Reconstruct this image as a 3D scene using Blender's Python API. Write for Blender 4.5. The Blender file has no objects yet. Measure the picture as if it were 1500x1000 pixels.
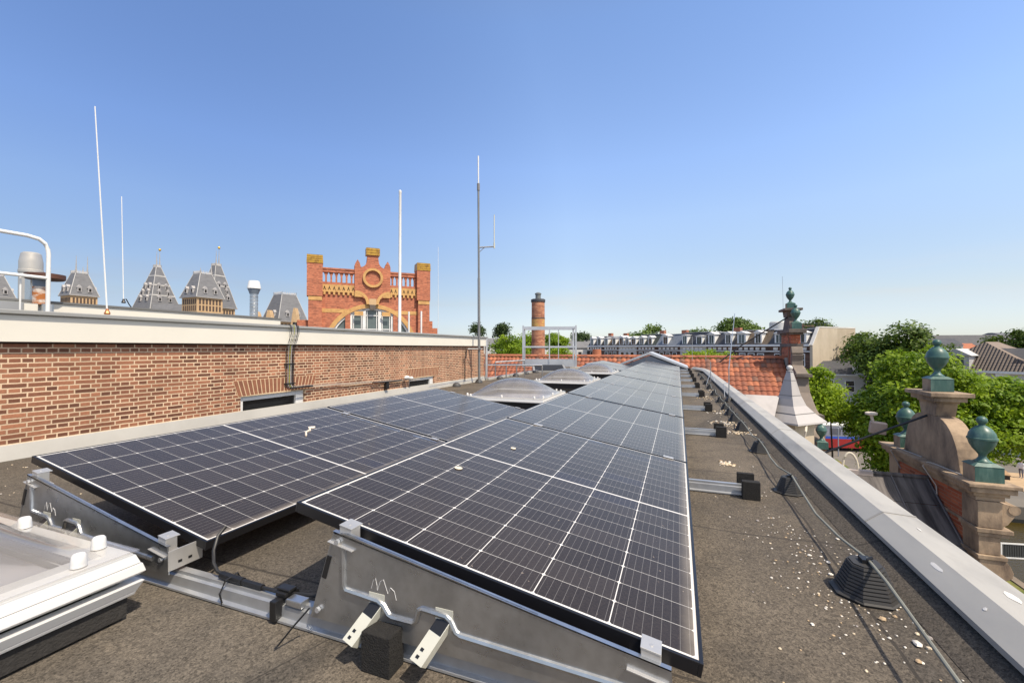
import bpy, bmesh, math, random
import numpy as np
from mathutils import Vector, Matrix
random.seed(7); RNG = np.random.default_rng(11)
R = math.radians; PI = math.pi
sc = bpy.context.scene; COL = sc.collection

# ------------------------------------------------------------------ camera, sky, sun, exposure
CAMZ = 0.804; YAW = 20.95
cam_d = bpy.data.cameras.new("camera"); cam_d.lens = 36 * 635.6 / 1500; cam_d.sensor_width = 36
cam_d.clip_start = 0.02; cam_d.clip_end = 6000
cam = bpy.data.objects.new("camera", cam_d); COL.objects.link(cam)
cam.location = (0, 0, CAMZ); cam.rotation_euler = (R(90 + 0.845), 0, R(YAW)); sc.camera = cam
SUN_EL, SUN_AZ = 57, 114            # degrees; azimuth clockwise from +Y
w = bpy.data.worlds.new("World"); sc.world = w; w.use_nodes = True
nt = w.node_tree; nt.nodes.clear()
sky = nt.nodes.new("ShaderNodeTexSky"); sky.sky_type = 'NISHITA'; sky.sun_disc = False
sky.sun_elevation = R(SUN_EL); sky.sun_rotation = R(SUN_AZ); sky.air_density = 1.0; sky.dust_density = 0.35; sky.ozone_density = 2.6
bg = nt.nodes.new("ShaderNodeBackground"); bg.inputs[1].default_value = 0.145
wo = nt.nodes.new("ShaderNodeOutputWorld")
# sky tint by elevation; zenith warmed out of view to neutralise blue fill
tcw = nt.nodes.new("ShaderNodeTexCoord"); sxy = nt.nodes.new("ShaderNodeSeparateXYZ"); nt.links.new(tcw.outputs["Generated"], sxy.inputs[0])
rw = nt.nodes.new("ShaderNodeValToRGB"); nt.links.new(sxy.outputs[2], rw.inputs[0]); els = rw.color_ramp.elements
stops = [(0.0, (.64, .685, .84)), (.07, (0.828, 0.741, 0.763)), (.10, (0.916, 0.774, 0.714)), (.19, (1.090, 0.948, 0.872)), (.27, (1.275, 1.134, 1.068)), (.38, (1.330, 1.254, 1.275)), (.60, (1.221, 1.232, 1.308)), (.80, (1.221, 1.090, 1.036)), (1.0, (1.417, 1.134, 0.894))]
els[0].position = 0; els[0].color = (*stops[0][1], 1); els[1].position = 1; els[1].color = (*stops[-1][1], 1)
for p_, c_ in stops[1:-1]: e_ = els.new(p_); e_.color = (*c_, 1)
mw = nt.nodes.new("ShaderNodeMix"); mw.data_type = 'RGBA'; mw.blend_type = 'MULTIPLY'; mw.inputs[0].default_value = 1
# faint high cirrus wisps
mpw = nt.nodes.new("ShaderNodeMapping"); mpw.inputs["Scale"].default_value = (2.0, 2.0, 14.0); nt.links.new(tcw.outputs["Generated"], mpw.inputs[0])
nzw = nt.nodes.new("ShaderNodeTexNoise"); nzw.inputs["Scale"].default_value = 1.6; nzw.inputs["Detail"].default_value = 6; nt.links.new(mpw.outputs[0], nzw.inputs["Vector"])
def wm(op, a, b):
    n = nt.nodes.new("ShaderNodeMath"); n.operation = op; n.use_clamp = (op == 'MINIMUM')
    for i, x in enumerate((a, b)):
        if isinstance(x, (int, float)): n.inputs[i].default_value = x
        else: nt.links.new(x, n.inputs[i])
    return n.outputs[0]
cl = wm('MINIMUM', wm('MAXIMUM', wm('MULTIPLY', wm('SUBTRACT', nzw.outputs[0], .50), 3.0), 0), 1)
band = wm('MINIMUM', wm('MAXIMUM', wm('SUBTRACT', 1.0, wm('MULTIPLY', wm('ABSOLUTE', wm('SUBTRACT', sxy.outputs[2], .10), 0), 14)), 0), 1)
mw2 = nt.nodes.new("ShaderNodeMix"); mw2.data_type = 'RGBA'; nt.links.new(wm('MULTIPLY', wm('MULTIPLY', cl, band), .60), mw2.inputs[0]); mw2.inputs[7].default_value = (4.0, 3.85, 3.75, 1)
nt.links.new(sky.outputs[0], mw.inputs[6]); nt.links.new(rw.outputs[0], mw.inputs[7]); nt.links.new(mw.outputs[2], mw2.inputs[6]); # warm glow added round the sun, out of view, for a neutral fill
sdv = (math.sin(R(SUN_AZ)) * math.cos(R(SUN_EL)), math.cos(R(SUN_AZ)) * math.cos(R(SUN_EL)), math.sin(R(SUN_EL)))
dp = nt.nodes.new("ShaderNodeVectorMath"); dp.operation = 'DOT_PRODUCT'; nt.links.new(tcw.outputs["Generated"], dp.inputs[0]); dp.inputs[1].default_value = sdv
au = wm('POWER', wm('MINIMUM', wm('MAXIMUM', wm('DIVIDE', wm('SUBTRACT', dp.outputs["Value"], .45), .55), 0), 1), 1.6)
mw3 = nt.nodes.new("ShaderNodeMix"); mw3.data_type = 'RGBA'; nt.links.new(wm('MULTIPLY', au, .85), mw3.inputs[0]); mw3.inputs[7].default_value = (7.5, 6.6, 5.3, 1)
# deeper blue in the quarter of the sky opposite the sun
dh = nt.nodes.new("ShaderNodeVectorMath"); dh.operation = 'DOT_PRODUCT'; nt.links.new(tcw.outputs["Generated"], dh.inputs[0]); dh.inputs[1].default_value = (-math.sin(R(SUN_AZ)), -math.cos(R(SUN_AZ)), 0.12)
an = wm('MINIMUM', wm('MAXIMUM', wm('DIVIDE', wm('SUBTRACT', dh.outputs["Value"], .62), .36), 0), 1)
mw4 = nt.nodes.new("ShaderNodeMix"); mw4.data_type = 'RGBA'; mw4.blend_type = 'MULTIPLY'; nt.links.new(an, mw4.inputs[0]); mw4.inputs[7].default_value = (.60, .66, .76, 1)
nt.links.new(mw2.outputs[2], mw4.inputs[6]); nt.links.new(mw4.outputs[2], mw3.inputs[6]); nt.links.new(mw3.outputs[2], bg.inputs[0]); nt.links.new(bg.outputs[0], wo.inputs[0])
sl = bpy.data.lights.new("sun", 'SUN'); sl.energy = 4.1; sl.angle = R(0.53); sl.color = (1, 0.885, 0.735)
so = bpy.data.objects.new("sun", sl); COL.objects.link(so)
sd = Vector((math.sin(R(SUN_AZ)) * math.cos(R(SUN_EL)), math.cos(R(SUN_AZ)) * math.cos(R(SUN_EL)), math.sin(R(SUN_EL))))
so.rotation_euler = sd.to_track_quat('Z', 'Y').to_euler(); so.location = (3, -3, 8)
sc.view_settings.view_transform = 'Standard'; sc.view_settings.look = 'None'
sc.view_settings.gamma = 1; sc.view_settings.exposure = 0.46
try: sc.view_settings.use_curve_mapping = False
except Exception: pass
sc.cycles.max_bounces = 8; sc.cycles.transparent_max_bounces = 12

FW = (-math.sin(R(YAW)), math.cos(R(YAW))); RT = (math.cos(R(YAW)), math.sin(R(YAW)))
def cw(lat, d):                     # metres to the right of / ahead of the viewpoint -> world x, y
    return (RT[0] * lat + FW[0] * d, RT[1] * lat + FW[1] * d)

# ------------------------------------------------------------------ materials
def nodes_of(m):
    m.use_nodes = True; t = m.node_tree
    return t, t.nodes, t.links, t.nodes["Principled BSDF"]
def N(t, typ, **kw):
    n = t.nodes.new(typ)
    for k, v in kw.items(): setattr(n, k, v)
    return n
def mth(t, op, a, b=None, c=None, clamp=False):
    n = t.nodes.new("ShaderNodeMath"); n.operation = op; n.use_clamp = clamp
    for i, x in enumerate((a, b, c)):
        if x is None: continue
        if isinstance(x, (int, float)): n.inputs[i].default_value = x
        else: t.links.new(x, n.inputs[i])
    return n.outputs[0]
def mixc(t, fac, a, b):
    n = t.nodes.new("ShaderNodeMix"); n.data_type = 'RGBA'
    for sock, x in ((n.inputs[0], fac), (n.inputs[6], a), (n.inputs[7], b)):
        if isinstance(x, (int, float)): sock.default_value = x
        elif isinstance(x, tuple): sock.default_value = (*x[:3], 1)
        else: t.links.new(x, sock)
    return n.outputs[2]
def noise(t, vec, scale, detail=3, rough=0.55):
    n = t.nodes.new("ShaderNodeTexNoise"); n.inputs["Scale"].default_value = scale
    n.inputs["Detail"].default_value = detail; n.inputs["Roughness"].default_value = rough
    if vec is not None: t.links.new(vec, n.inputs["Vector"])
    return n.outputs[0]
def ramp(t, fac, p0, p1):
    return mth(t, 'MULTIPLY', mth(t, 'SUBTRACT', fac, p0), 1.0 / (p1 - p0), clamp=True)
def pos(t): return t.nodes.new("ShaderNodeNewGeometry").outputs["Position"]
def scaled(t, v, s):
    n = t.nodes.new("ShaderNodeMapping"); n.inputs["Scale"].default_value = s; t.links.new(v, n.inputs[0]); return n.outputs[0]
MATS = {}
def mat(name, c, rough=0.6, metal=0.0, var=0.12, scale=6.0, c2=None, s2=1.5, lo=0.45, hi=0.7, bump=0.0, bscale=None, spec=0.5, stretch=None):
    if name in MATS: return MATS[name]
    m = bpy.data.materials.new(name); t, nd, lk, b = nodes_of(m); p = pos(t)
    if stretch: p = scaled(t, p, stretch)
    n1 = noise(t, p, scale, 4); f = mth(t, 'MULTIPLY', mth(t, 'SUBTRACT', n1, 0.5), 2 * var)
    col = mixc(t, ramp(t, noise(t, p, s2, 5, 0.62), lo, hi), c, c2 or tuple(x * 0.8 for x in c))
    h = t.nodes.new("ShaderNodeHueSaturation"); lk.new(col, h.inputs["Color"]); lk.new(mth(t, 'ADD', f, 1.0), h.inputs["Value"])
    lk.new(h.outputs[0], b.inputs["Base Color"])
    b.inputs["Roughness"].default_value = rough; b.inputs["Metallic"].default_value = metal
    lk.new(mth(t, 'ADD', mth(t, 'MULTIPLY', n1, 0.2), rough - 0.1, clamp=True), b.inputs["Roughness"])
    b.inputs["Specular IOR Level"].default_value = spec
    if bump:
        bm = N(t, "ShaderNodeBump"); bm.inputs["Strength"].default_value = bump; bm.inputs["Distance"].default_value = 0.01
        lk.new(noise(t, p, bscale or scale * 4, 3), bm.inputs["Height"]); lk.new(bm.outputs[0], b.inputs["Normal"])
    MATS[name] = m; return m
def brick_mat(name, axis, bw, rh, c1, c2, mortar, ms=0.12, bond=True, rough=0.85, dark=None, off=0.5):
    """axis: 'x' wall facing x (uses y,z), 'y' wall facing y (uses x,z), 'r' round"""
    m = bpy.data.materials.new(name); t, nd, lk, b = nodes_of(m); p = pos(t)
    s = N(t, "ShaderNodeSeparateXYZ"); lk.new(p, s.inputs[0]); cb = N(t, "ShaderNodeCombineXYZ")
    if axis == 'x': u = s.outputs[1]
    elif axis == 'y': u = s.outputs[0]
    elif axis == 'd': u = mth(t, 'MULTIPLY', mth(t, 'ADD', s.outputs[0], s.outputs[1]), 0.7071)
    else: u = mth(t, 'ADD', s.outputs[0], s.outputs[1])
    wob = mth(t, 'MULTIPLY', mth(t, 'SUBTRACT', noise(t, p, 14.0, 2), 0.5), rh * 0.16)
    lk.new(mth(t, 'ADD', u, wob), cb.inputs[0]); lk.new(mth(t, 'ADD', s.outputs[2], wob), cb.inputs[1])
    br = N(t, "ShaderNodeTexBrick"); lk.new(cb.outputs[0], br.inputs[0])
    br.inputs["Scale"].default_value = 1; br.inputs["Brick Width"].default_value = bw; br.inputs["Row Height"].default_value = rh
    br.inputs["Mortar Size"].default_value = rh * ms; br.inputs["Mortar Smooth"].default_value = 0.25
    br.inputs["Color1"].default_value = (0, 0, 0, 1); br.inputs["Color2"].default_value = (1, 1, 1, 1); br.inputs["Mortar"].default_value = (0.5, 0.5, 0.5, 1)
    br.inputs["Bias"].default_value = 0.0; br.offset = 0.25 if bond else off; br.offset_frequency = 2
    if bond: br.squash = 2.0; br.squash_frequency = 2
    bwn = N(t, "ShaderNodeRGBToBW"); lk.new(br.outputs[0], bwn.inputs[0])
    rc = N(t, "ShaderNodeValToRGB"); lk.new(bwn.outputs[0], rc.inputs[0]); e = rc.color_ramp.elements
    e[0].color = (*(dark or tuple(x * 0.55 for x in c1)), 1); e[1].color = (*tuple(min(1, x * 1.25) for x in c2), 1)
    a = e.new(0.3); a.color = (*c1, 1); a = e.new(0.72); a.color = (*c2, 1)
    n1 = noise(t, p, 60, 3); big = noise(t, p, 1.6, 4)
    h = N(t, "ShaderNodeHueSaturation"); lk.new(rc.outputs[0], h.inputs["Color"])
    lk.new(mth(t, 'ADD', mth(t, 'MULTIPLY', n1, 0.55), mth(t, 'ADD', mth(t, 'MULTIPLY', big, 0.5), 0.44)), h.inputs["Value"])
    mc = mixc(t, ramp(t, noise(t, p, 3.5, 4), .35, .7), tuple(min(1, x * 1.06) for x in mortar), tuple(x * 0.70 for x in mortar))
    lk.new(mixc(t, br.outputs["Fac"], h.outputs[0], mc), b.inputs["Base Color"]); b.inputs["Roughness"].default_value = rough
    bm = N(t, "ShaderNodeBump"); bm.inputs["Strength"].default_value = 0.5; bm.inputs["Distance"].default_value = 0.006
    lk.new(mth(t, 'SUBTRACT', mth(t, 'MULTIPLY', n1, 0.4), br.outputs["Fac"]), bm.inputs["Height"]); lk.new(bm.outputs[0], b.inputs["Normal"])
    MATS[name] = m; return m

# ------------------------------------------------------------------ mesh builder
class MB:
    def __init__(s): s.v = []; s.f = []; s.m = []
    def add(s, vs, fs, mi=0):
        o = len(s.v); s.v += [tuple(v) for v in vs]; s.f += [tuple(i + o for i in f) for f in fs]; s.m += [mi] * len(fs); return s
    def box(s, a, b, mi=0):
        x0, y0, z0 = a; x1, y1, z1 = b
        return s.add([(x0, y0, z0), (x1, y0, z0), (x1, y1, z0), (x0, y1, z0), (x0, y0, z1), (x1, y0, z1), (x1, y1, z1), (x0, y1, z1)],
                     [(0, 3, 2, 1), (4, 5, 6, 7), (0, 1, 5, 4), (1, 2, 6, 5), (2, 3, 7, 6), (3, 0, 4, 7)], mi)
    def obox(s, c, ax, ay, az, mi=0):            # centre and three half vectors
        c, ax, ay, az = map(Vector, (c, ax, ay, az)); vs = []
        for k in (-1, 1):
            for i, j in ((-1, -1), (1, -1), (1, 1), (-1, 1)): vs.append(c + ax * i + ay * j + az * k)
        return s.add(vs, [(0, 3, 2, 1), (4, 5, 6, 7), (0, 1, 5, 4), (1, 2, 6, 5), (2, 3, 7, 6), (3, 0, 4, 7)], mi)
    def poly(s, vs, mi=0): return s.add(vs, [tuple(range(len(vs)))], mi)
    def prism(s, pts, axis, a, b, mi=0):         # 2d outline extruded along axis 'x','y','z' from a to b
        def P(p, h): return {'x': (h, p[0], p[1]), 'y': (p[0], h, p[1]), 'z': (p[0], p[1], h)}[axis]
        n = len(pts); vs = [P(p, a) for p in pts] + [P(p, b) for p in pts]
        return s.add(vs, [tuple(range(n))[::-1], tuple(range(n, 2 * n))] + [(i, (i + 1) % n, n + (i + 1) % n, n + i) for i in range(n)], mi)
    def lathe(s, prof, c=(0, 0, 0), n=20, mi=0, sq=0, rot=0.0):
        o = len(s.v); k = len(prof)
        for r_, z in prof:
            for i in range(n):
                a = 2 * PI * i / n + rot; s.v.append((c[0] + r_ * math.cos(a), c[1] + r_ * math.sin(a), c[2] + z))
        for j in range(k - 1):
            for i in range(n):
                s.f.append((o + j * n + i, o + j * n + (i + 1) % n, o + (j + 1) * n + (i + 1) % n, o + (j + 1) * n + i)); s.m.append(mi)
        s.f.append(tuple(o + i for i in range(n))[::-1]); s.m.append(mi)
        s.f.append(tuple(o + (k - 1) * n + i for i in range(n))); s.m.append(mi); return s
    def tube(s, pts, r_, n=8, mi=0, r_end=None):
        pts = [Vector(p) for p in pts]; rings = []; up = Vector((0, 0, 1))
        for i, p in enumerate(pts):
            d = (pts[min(i + 1, len(pts) - 1)] - pts[max(i - 1, 0)]).normalized()
            q = up if abs(d.dot(up)) < 0.95 else Vector((1, 0, 0)); u_ = d.cross(q).normalized(); v_ = d.cross(u_)
            rr = r_ if r_end is None else r_ + (r_end - r_) * i / (len(pts) - 1)
            rings.append([p + (u_ * math.cos(2 * PI * k / n) + v_ * math.sin(2 * PI * k / n)) * rr for k in range(n)])
        o = len(s.v)
        for g in rings: s.v += [tuple(x) for x in g]
        for j in range(len(rings) - 1):
            for k in range(n):
                s.f.append((o + j * n + k, o + j * n + (k + 1) % n, o + (j + 1) * n + (k + 1) % n, o + (j + 1) * n + k)); s.m.append(mi)
        s.f.append(tuple(o + k for k in range(n))[::-1]); s.m.append(mi)
        s.f.append(tuple(o + (len(rings) - 1) * n + k for k in range(n))); s.m.append(mi); return s
    def blob(s, c, r3, n=8, mi=0, jit=0.0):
        prof = [(math.sin(PI * j / n) + 1e-3, -math.cos(PI * j / n)) for j in range(n + 1)]
        o = len(s.v); s.lathe(prof, (0, 0, 0), n + 2, mi)
        for i in range(o, len(s.v)):
            x, y, z = s.v[i]; k = 1 + random.uniform(-jit, jit); s.v[i] = (c[0] + x * r3[0] * k, c[1] + y * r3[1] * k, c[2] + z * r3[2] * k)
        return s
    def shift(s, off):
        s.v = [(x + off[0], y + off[1], z + off[2]) for x, y, z in s.v]; return s
    def build(s, name, mats, parent=None, smooth=False, bevel=0.0, local=True):
        if not local and parent is not None: s.shift(tuple(-parent.get('ox', 0) if i == 0 else (-parent.get('oy', 0) if i == 1 else -parent.get('oz', 0)) for i in range(3)))
        me = bpy.data.meshes.new(name); me.from_pydata(s.v, [], s.f)
        for m in (mats if isinstance(mats, (list, tuple)) else [mats]): me.materials.append(m)
        me.polygons.foreach_set('material_index', s.m)
        bm = bmesh.new(); bm.from_mesh(me); bmesh.ops.recalc_face_normals(bm, faces=bm.faces)
        if bevel: bmesh.ops.bevel(bm, geom=[e for e in bm.edges if e.calc_face_angle(0) > 0.5], offset=bevel, segments=2, affect='EDGES', profile=0.6, clamp_overlap=True)
        bm.to_mesh(me); bm.free()
        if smooth: me.shade_smooth(); me.set_sharp_from_angle(angle=R(38))
        o = bpy.data.objects.new(name, me); COL.objects.link(o)
        if parent is not None: o.parent = parent
        return o
def tag(o, label=None, cat=None, group=None, kind=None):
    if label: o['label'] = label
    if cat: o['category'] = cat
    if group: o['group'] = group
    if kind: o['kind'] = kind
    return o
OFF = {}
def thing(name, label, cat, loc=(0, 0, 0), rz=0.0, group=None):
    o = bpy.data.objects.new(name, None); o.empty_display_size = 0.1; COL.objects.link(o)
    o.location = loc; o.rotation_euler = (0, 0, rz); OFF[o.name] = loc
    return tag(o, label, cat, group)
def wpart(mb, name, mats, T, parent=None, **kw):      # part whose builder is in world coordinates (T not rotated)
    L = OFF[T.name]; mb.shift((-L[0], -L[1], -L[2])); return mb.build(name, mats, parent or T, **kw)
KIDS = {}
def copy_tree(o, parent=None):
    c = o.copy(); COL.objects.link(c)
    if parent is not None: c.parent = parent
    for ch in o.children: copy_tree(ch, c)
    return c

# ---- shared materials
zinc = mat("zinc", (0.365, 0.352, 0.320), 0.55, 0.0, 0.14, 5, (0.275, 0.264, 0.240), 3.0, 0.50, 0.72, bump=0.12, bscale=3.5, stretch=(2.2, .7, 2))
galv = mat("galvanised_steel", (0.50, 0.515, 0.53), 0.30, 0.88, 0.16, 30, (0.36, 0.37, 0.38), 5, bump=0.04, bscale=60)
alu = mat("aluminium", (0.62, 0.63, 0.64), 0.4, 0.7, 0.06, 20)
alu_white = mat("bright_aluminium", (0.56, 0.55, 0.53), 0.42, 0.6, 0.08, 25)
blackp = mat("black_plastic", (0.012, 0.012, 0.013), 0.45, 0, 0.1, 20)
rubber = mat("black_rubber_granules", (0.012, 0.011, 0.010), 0.95, 0, 0.7, 160, (0.02, 0.018, 0.016), 60, bump=0.9, bscale=220)
whitep = mat("white_plastic", (0.62, 0.62, 0.61), 0.4, 0, 0.04, 6, (0.60, 0.59, 0.56), 3.5, .5, .75)
cream = mat("cream_board", (0.70, 0.67, 0.585), 0.55, 0, 0.03, 2, (0.655, 0.625, 0.545), 0.8)
white_paint = mat("white_paint", (0.74, 0.74, 0.72), 0.5, 0, 0.04, 4)
lead = mat("lead_sheet", (0.40, 0.38, 0.37), 0.6, 0.1, 0.08, 4, (0.30, 0.285, 0.28), 1.2, stretch=(1, 1, 0.35))
lead_dark = mat("stained_lead_sheet", (0.15, 0.135, 0.125), 0.7, 0.0, 0.45, 5, (0.04, 0.036, 0.036), 2.4, 0.40, 0.66, spec=0.25, stretch=(3.6, 0.30, 0.30))
stone = mat("sandstone", (0.36, 0.265, 0.175), 0.88, 0, 0.30, 11, (0.135, 0.098, 0.070), 2.2, 0.42, 0.68, bump=0.35, bscale=30, stretch=(1.2, 1.2, .6))
stone_dark = mat("weathered_stone", (0.115, 0.095, 0.08), 0.9, 0, 0.25, 8, (0.19, 0.155, 0.125), 2.0, bump=0.25, bscale=30)
green = mat("green_copper_paint", (0.040, 0.100, 0.086), 0.42, 0, 0.32, 7, (0.090, 0.165, 0.140), 5.0, 0.50, 0.68, bump=0.06, bscale=30, stretch=(1.6, 1.6, .45))
slate = None
slate_dark = mat("dark_slate", (0.045, 0.047, 0.055), 0.6, 0, 0.35, 5, (0.07, 0.07, 0.075), 0.9)
sandbrick = mat("sand_coloured_brick", (0.52, 0.36, 0.20), 0.85, 0, 0.12, 3, (0.44, 0.29, 0.16), 0.8)
yellowst = mat("yellow_banding", (0.56, 0.33, 0.12), 0.8, 0, 0.25, 4, (0.42, 0.23, 0.085), 1.8)
yglaze = mat("yellow_glazed_tile", (0.45, 0.26, 0.03), 0.35, 0, 0.3, 6, (0.22, 0.11, 0.015), 2.5)
glass_dark = mat("dark_window_glass", (0.012, 0.014, 0.016), 0.06, 0, 0.1, 2)
glass_sky = mat("window_glass", (0.10, 0.13, 0.13), 0.08, 0, 0.15, 0.8, (0.05, 0.065, 0.07), 0.35)
dark = mat("dark_void", (0.01, 0.01, 0.01), 0.9)
gold = mat("gilding", (0.75, 0.48, 0.08), 0.35, 0.6)
cable_black = mat("black_cable", (0.015, 0.015, 0.016), 0.5)
plaster = mat("stained_plaster", (0.50, 0.43, 0.33), 0.9, 0, 0.12, 1.2, (0.33, 0.27, 0.19), 0.22, 0.45, 0.75, stretch=(1, 1, 0.45))
whitewall = mat("white_render", (.55, .54, .51), .8, 0, .08, 1.5, (.46, .45, .42), .4)
wallbrick = brick_mat("penthouse_brick", 'x', 0.0675, 0.0365, (0.215, 0.086, 0.047), (0.300, 0.126, 0.068), (0.66, 0.49, 0.33), 0.14, True)
redbrick = brick_mat("red_facade_brick", 'd', 0.22, 0.065, (0.395, 0.118, 0.060), (0.475, 0.158, 0.080), (0.42, 0.20, 0.13), 0.12, True)
rowbrick = brick_mat("brown_row_brick", 'd', 0.22, 0.07, (0.085, 0.042, 0.032), (0.13, 0.065, 0.045), (0.16, 0.12, 0.09), 0.10, True)
gablebrick_x = brick_mat("gable_brick", 'r', 0.21, 0.066, (0.36, 0.085, 0.035), (0.43, 0.12, 0.05), (0.40, 0.20, 0.12), 0.12, True)
chimbrick = brick_mat("chimney_brick", 'r', 0.24, 0.07, (0.36, 0.12, 0.065), (0.44, 0.19, 0.10), (0.42, 0.26, 0.17), 0.12, True)

slate = mat("grey_slate", (0.150, 0.152, 0.160), 0.65, 0, 0.22, 2.2, (0.115, 0.117, 0.125), 0.5, stretch=(1, 1, 3))
# bitumen roof felt
def felt_mat():
    m = bpy.data.materials.new("mineral_roof_felt"); t, nd, lk, b = nodes_of(m); p = pos(t)
    s = N(t, "ShaderNodeSeparateXYZ"); lk.new(p, s.inputs[0]); X, Y = s.outputs[0], s.outputs[1]
    big = noise(t, p, 0.9, 5, 0.6); med = noise(t, p, 4.5, 5, 0.65)
    base = mixc(t, ramp(t, big, 0.35, 0.65), (0.098, 0.080, 0.060), (0.158, 0.131, 0.098))
    base = mixc(t, mth(t, 'MULTIPLY', ramp(t, med, 0.50, 0.68), 0.7), base, (0.064, 0.055, 0.045))
    # fresher dark sheet beside the parapet, lighter worn strip beside the wall
    wv = mth(t, 'MULTIPLY', mth(t, 'SUBTRACT', noise(t, p, 2.0, 3), 0.5), 0.05)
    strip = ramp(t, mth(t, 'ADD', X, wv), 0.535, 0.56)
    base = mixc(t, mth(t, 'MULTIPLY', strip, 0.62), base, (0.066, 0.058, 0.049))
    near = ramp(t, mth(t, 'ADD', mth(t, 'MULTIPLY', mth(t, 'ADD', X, 0.62), -0.7), mth(t, 'MULTIPLY', mth(t, 'SUBTRACT', 0.86, Y), 0.5)), 0.0, 0.25)
    base = mixc(t, mth(t, 'MULTIPLY', near, 0.28), base, (0.082, 0.080, 0.075))
    wv2 = mth(t, 'MULTIPLY', mth(t, 'SUBTRACT', noise(t, p, 1.3, 4), 0.5), 0.10)
    dj3 = mth(t, 'ABSOLUTE', mth(t, 'ADD', mth(t, 'ADD', mth(t, 'ADD', X, 1.13), mth(t, 'MULTIPLY', Y, -0.28)), mth(t, 'MULTIPLY', mth(t, 'SUBTRACT', noise(t, p, 3.0, 4), .5), .16)))
    base = mixc(t, mth(t, 'MULTIPLY', mth(t, 'SUBTRACT', 1.0, ramp(t, dj3, 0.01, 0.075)), 0.55), base, (0.045, 0.040, 0.034))
    base = mixc(t, mth(t, 'MULTIPLY', ramp(t, noise(t, scaled(t, p, (1, .35, 1)), 1.7, 6, .7), .54, .70), 0.55), base, (0.056, 0.050, 0.042))
    base = mixc(t, mth(t, 'MULTIPLY', ramp(t, noise(t, scaled(t, p, (.5, 2.2, 1)), 2.3, 5, .7), .60, .74), 0.40), base, (0.24, 0.20, 0.15))
    shn = N(t, "ShaderNodeTexWhiteNoise"); shn.noise_dimensions = '1D'; lk.new(mth(t, 'FLOOR', mth(t, 'ADD', mth(t, 'MULTIPLY', mth(t, 'ADD', Y, wv2), 1 / 0.98), 0.82)), shn.inputs["W"])
    base = mixc(t, mth(t, 'MULTIPLY', shn.outputs["Value"], 0.28), base, (0.062, 0.055, 0.046))
    # granules
    v = N(t, "ShaderNodeTexVoronoi"); v.inputs["Scale"].default_value = 330; lk.new(p, v.inputs["Vector"])
    gr = N(t, "ShaderNodeRGBToBW"); lk.new(v.outputs["Color"], gr.inputs[0])
    v2 = N(t, "ShaderNodeTexVoronoi"); v2.inputs["Scale"].default_value = 150; lk.new(p, v2.inputs["Vector"])
    gr2 = N(t, "ShaderNodeRGBToBW"); lk.new(v2.outputs["Color"], gr2.inputs[0])
    val = mth(t, 'ADD', mth(t, 'ADD', 0.06, mth(t, 'MULTIPLY', gr.outputs[0], 0.9)), mth(t, 'MULTIPLY', gr2.outputs[0], 0.75))
    h = N(t, "ShaderNodeHueSaturation"); lk.new(base, h.inputs["Color"]); lk.new(val, h.inputs["Value"])
    # lap joints of the sheets: dark lines, one set along y and one across
    j1 = mth(t, 'ABSOLUTE', mth(t, 'ADD', mth(t, 'SUBTRACT', X, 0.545), wv))
    j2 = mth(t, 'ABSOLUTE', mth(t, 'SUBTRACT', mth(t, 'FRACT', mth(t, 'ADD', mth(t, 'MULTIPLY', mth(t, 'ADD', Y, wv2), 1 / 0.98), 0.32)), 0.5))
    j3 = mth(t, 'ABSOLUTE', mth(t, 'ADD', mth(t, 'ADD', mth(t, 'ADD', X, 1.18), mth(t, 'MULTIPLY', Y, -0.28)), wv2))
    ln = mth(t, 'MAXIMUM', mth(t, 'MULTIPLY', mth(t, 'LESS_THAN', j1, 0.005), 0.8), mth(t, 'MULTIPLY', mth(t, 'LESS_THAN', j2, 0.0055), 0.75))
    ln = mth(t, 'MAXIMUM', ln, mth(t, 'MULTIPLY', mth(t, 'LESS_THAN', j3, 0.003), 0.7))
    col = mixc(t, ln, h.outputs[0], (0.03, 0.026, 0.022))
    # pale lichen and washed-out lime
    li = mth(t, 'MULTIPLY', ramp(t, noise(t, p, 5.5, 6, 0.7), 0.66, 0.74), ramp(t, Y, 3.0, 6.0))
    li = mth(t, 'MULTIPLY', li, ramp(t, X, 0.15, 0.4))
    col = mixc(t, mth(t, 'MULTIPLY', li, 0.6), col, (0.50, 0.44, 0.33))
    lk.new(col, b.inputs["Base Color"]); b.inputs["Roughness"].default_value = 0.9; b.inputs["Specular IOR Level"].default_value = 0.35
    bm = N(t, "ShaderNodeBump"); bm.inputs["Strength"].default_value = 0.55; bm.inputs["Distance"].default_value = 0.003
    lk.new(mth(t, 'ADD', mth(t, 'ADD', gr.outputs[0], mth(t, 'MULTIPLY', gr2.outputs[0], 0.8)), mth(t, 'MULTIPLY', ln, -3.0)), bm.inputs["Height"]); lk.new(bm.outputs[0], b.inputs["Normal"])
    return m
felt = felt_mat()

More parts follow.
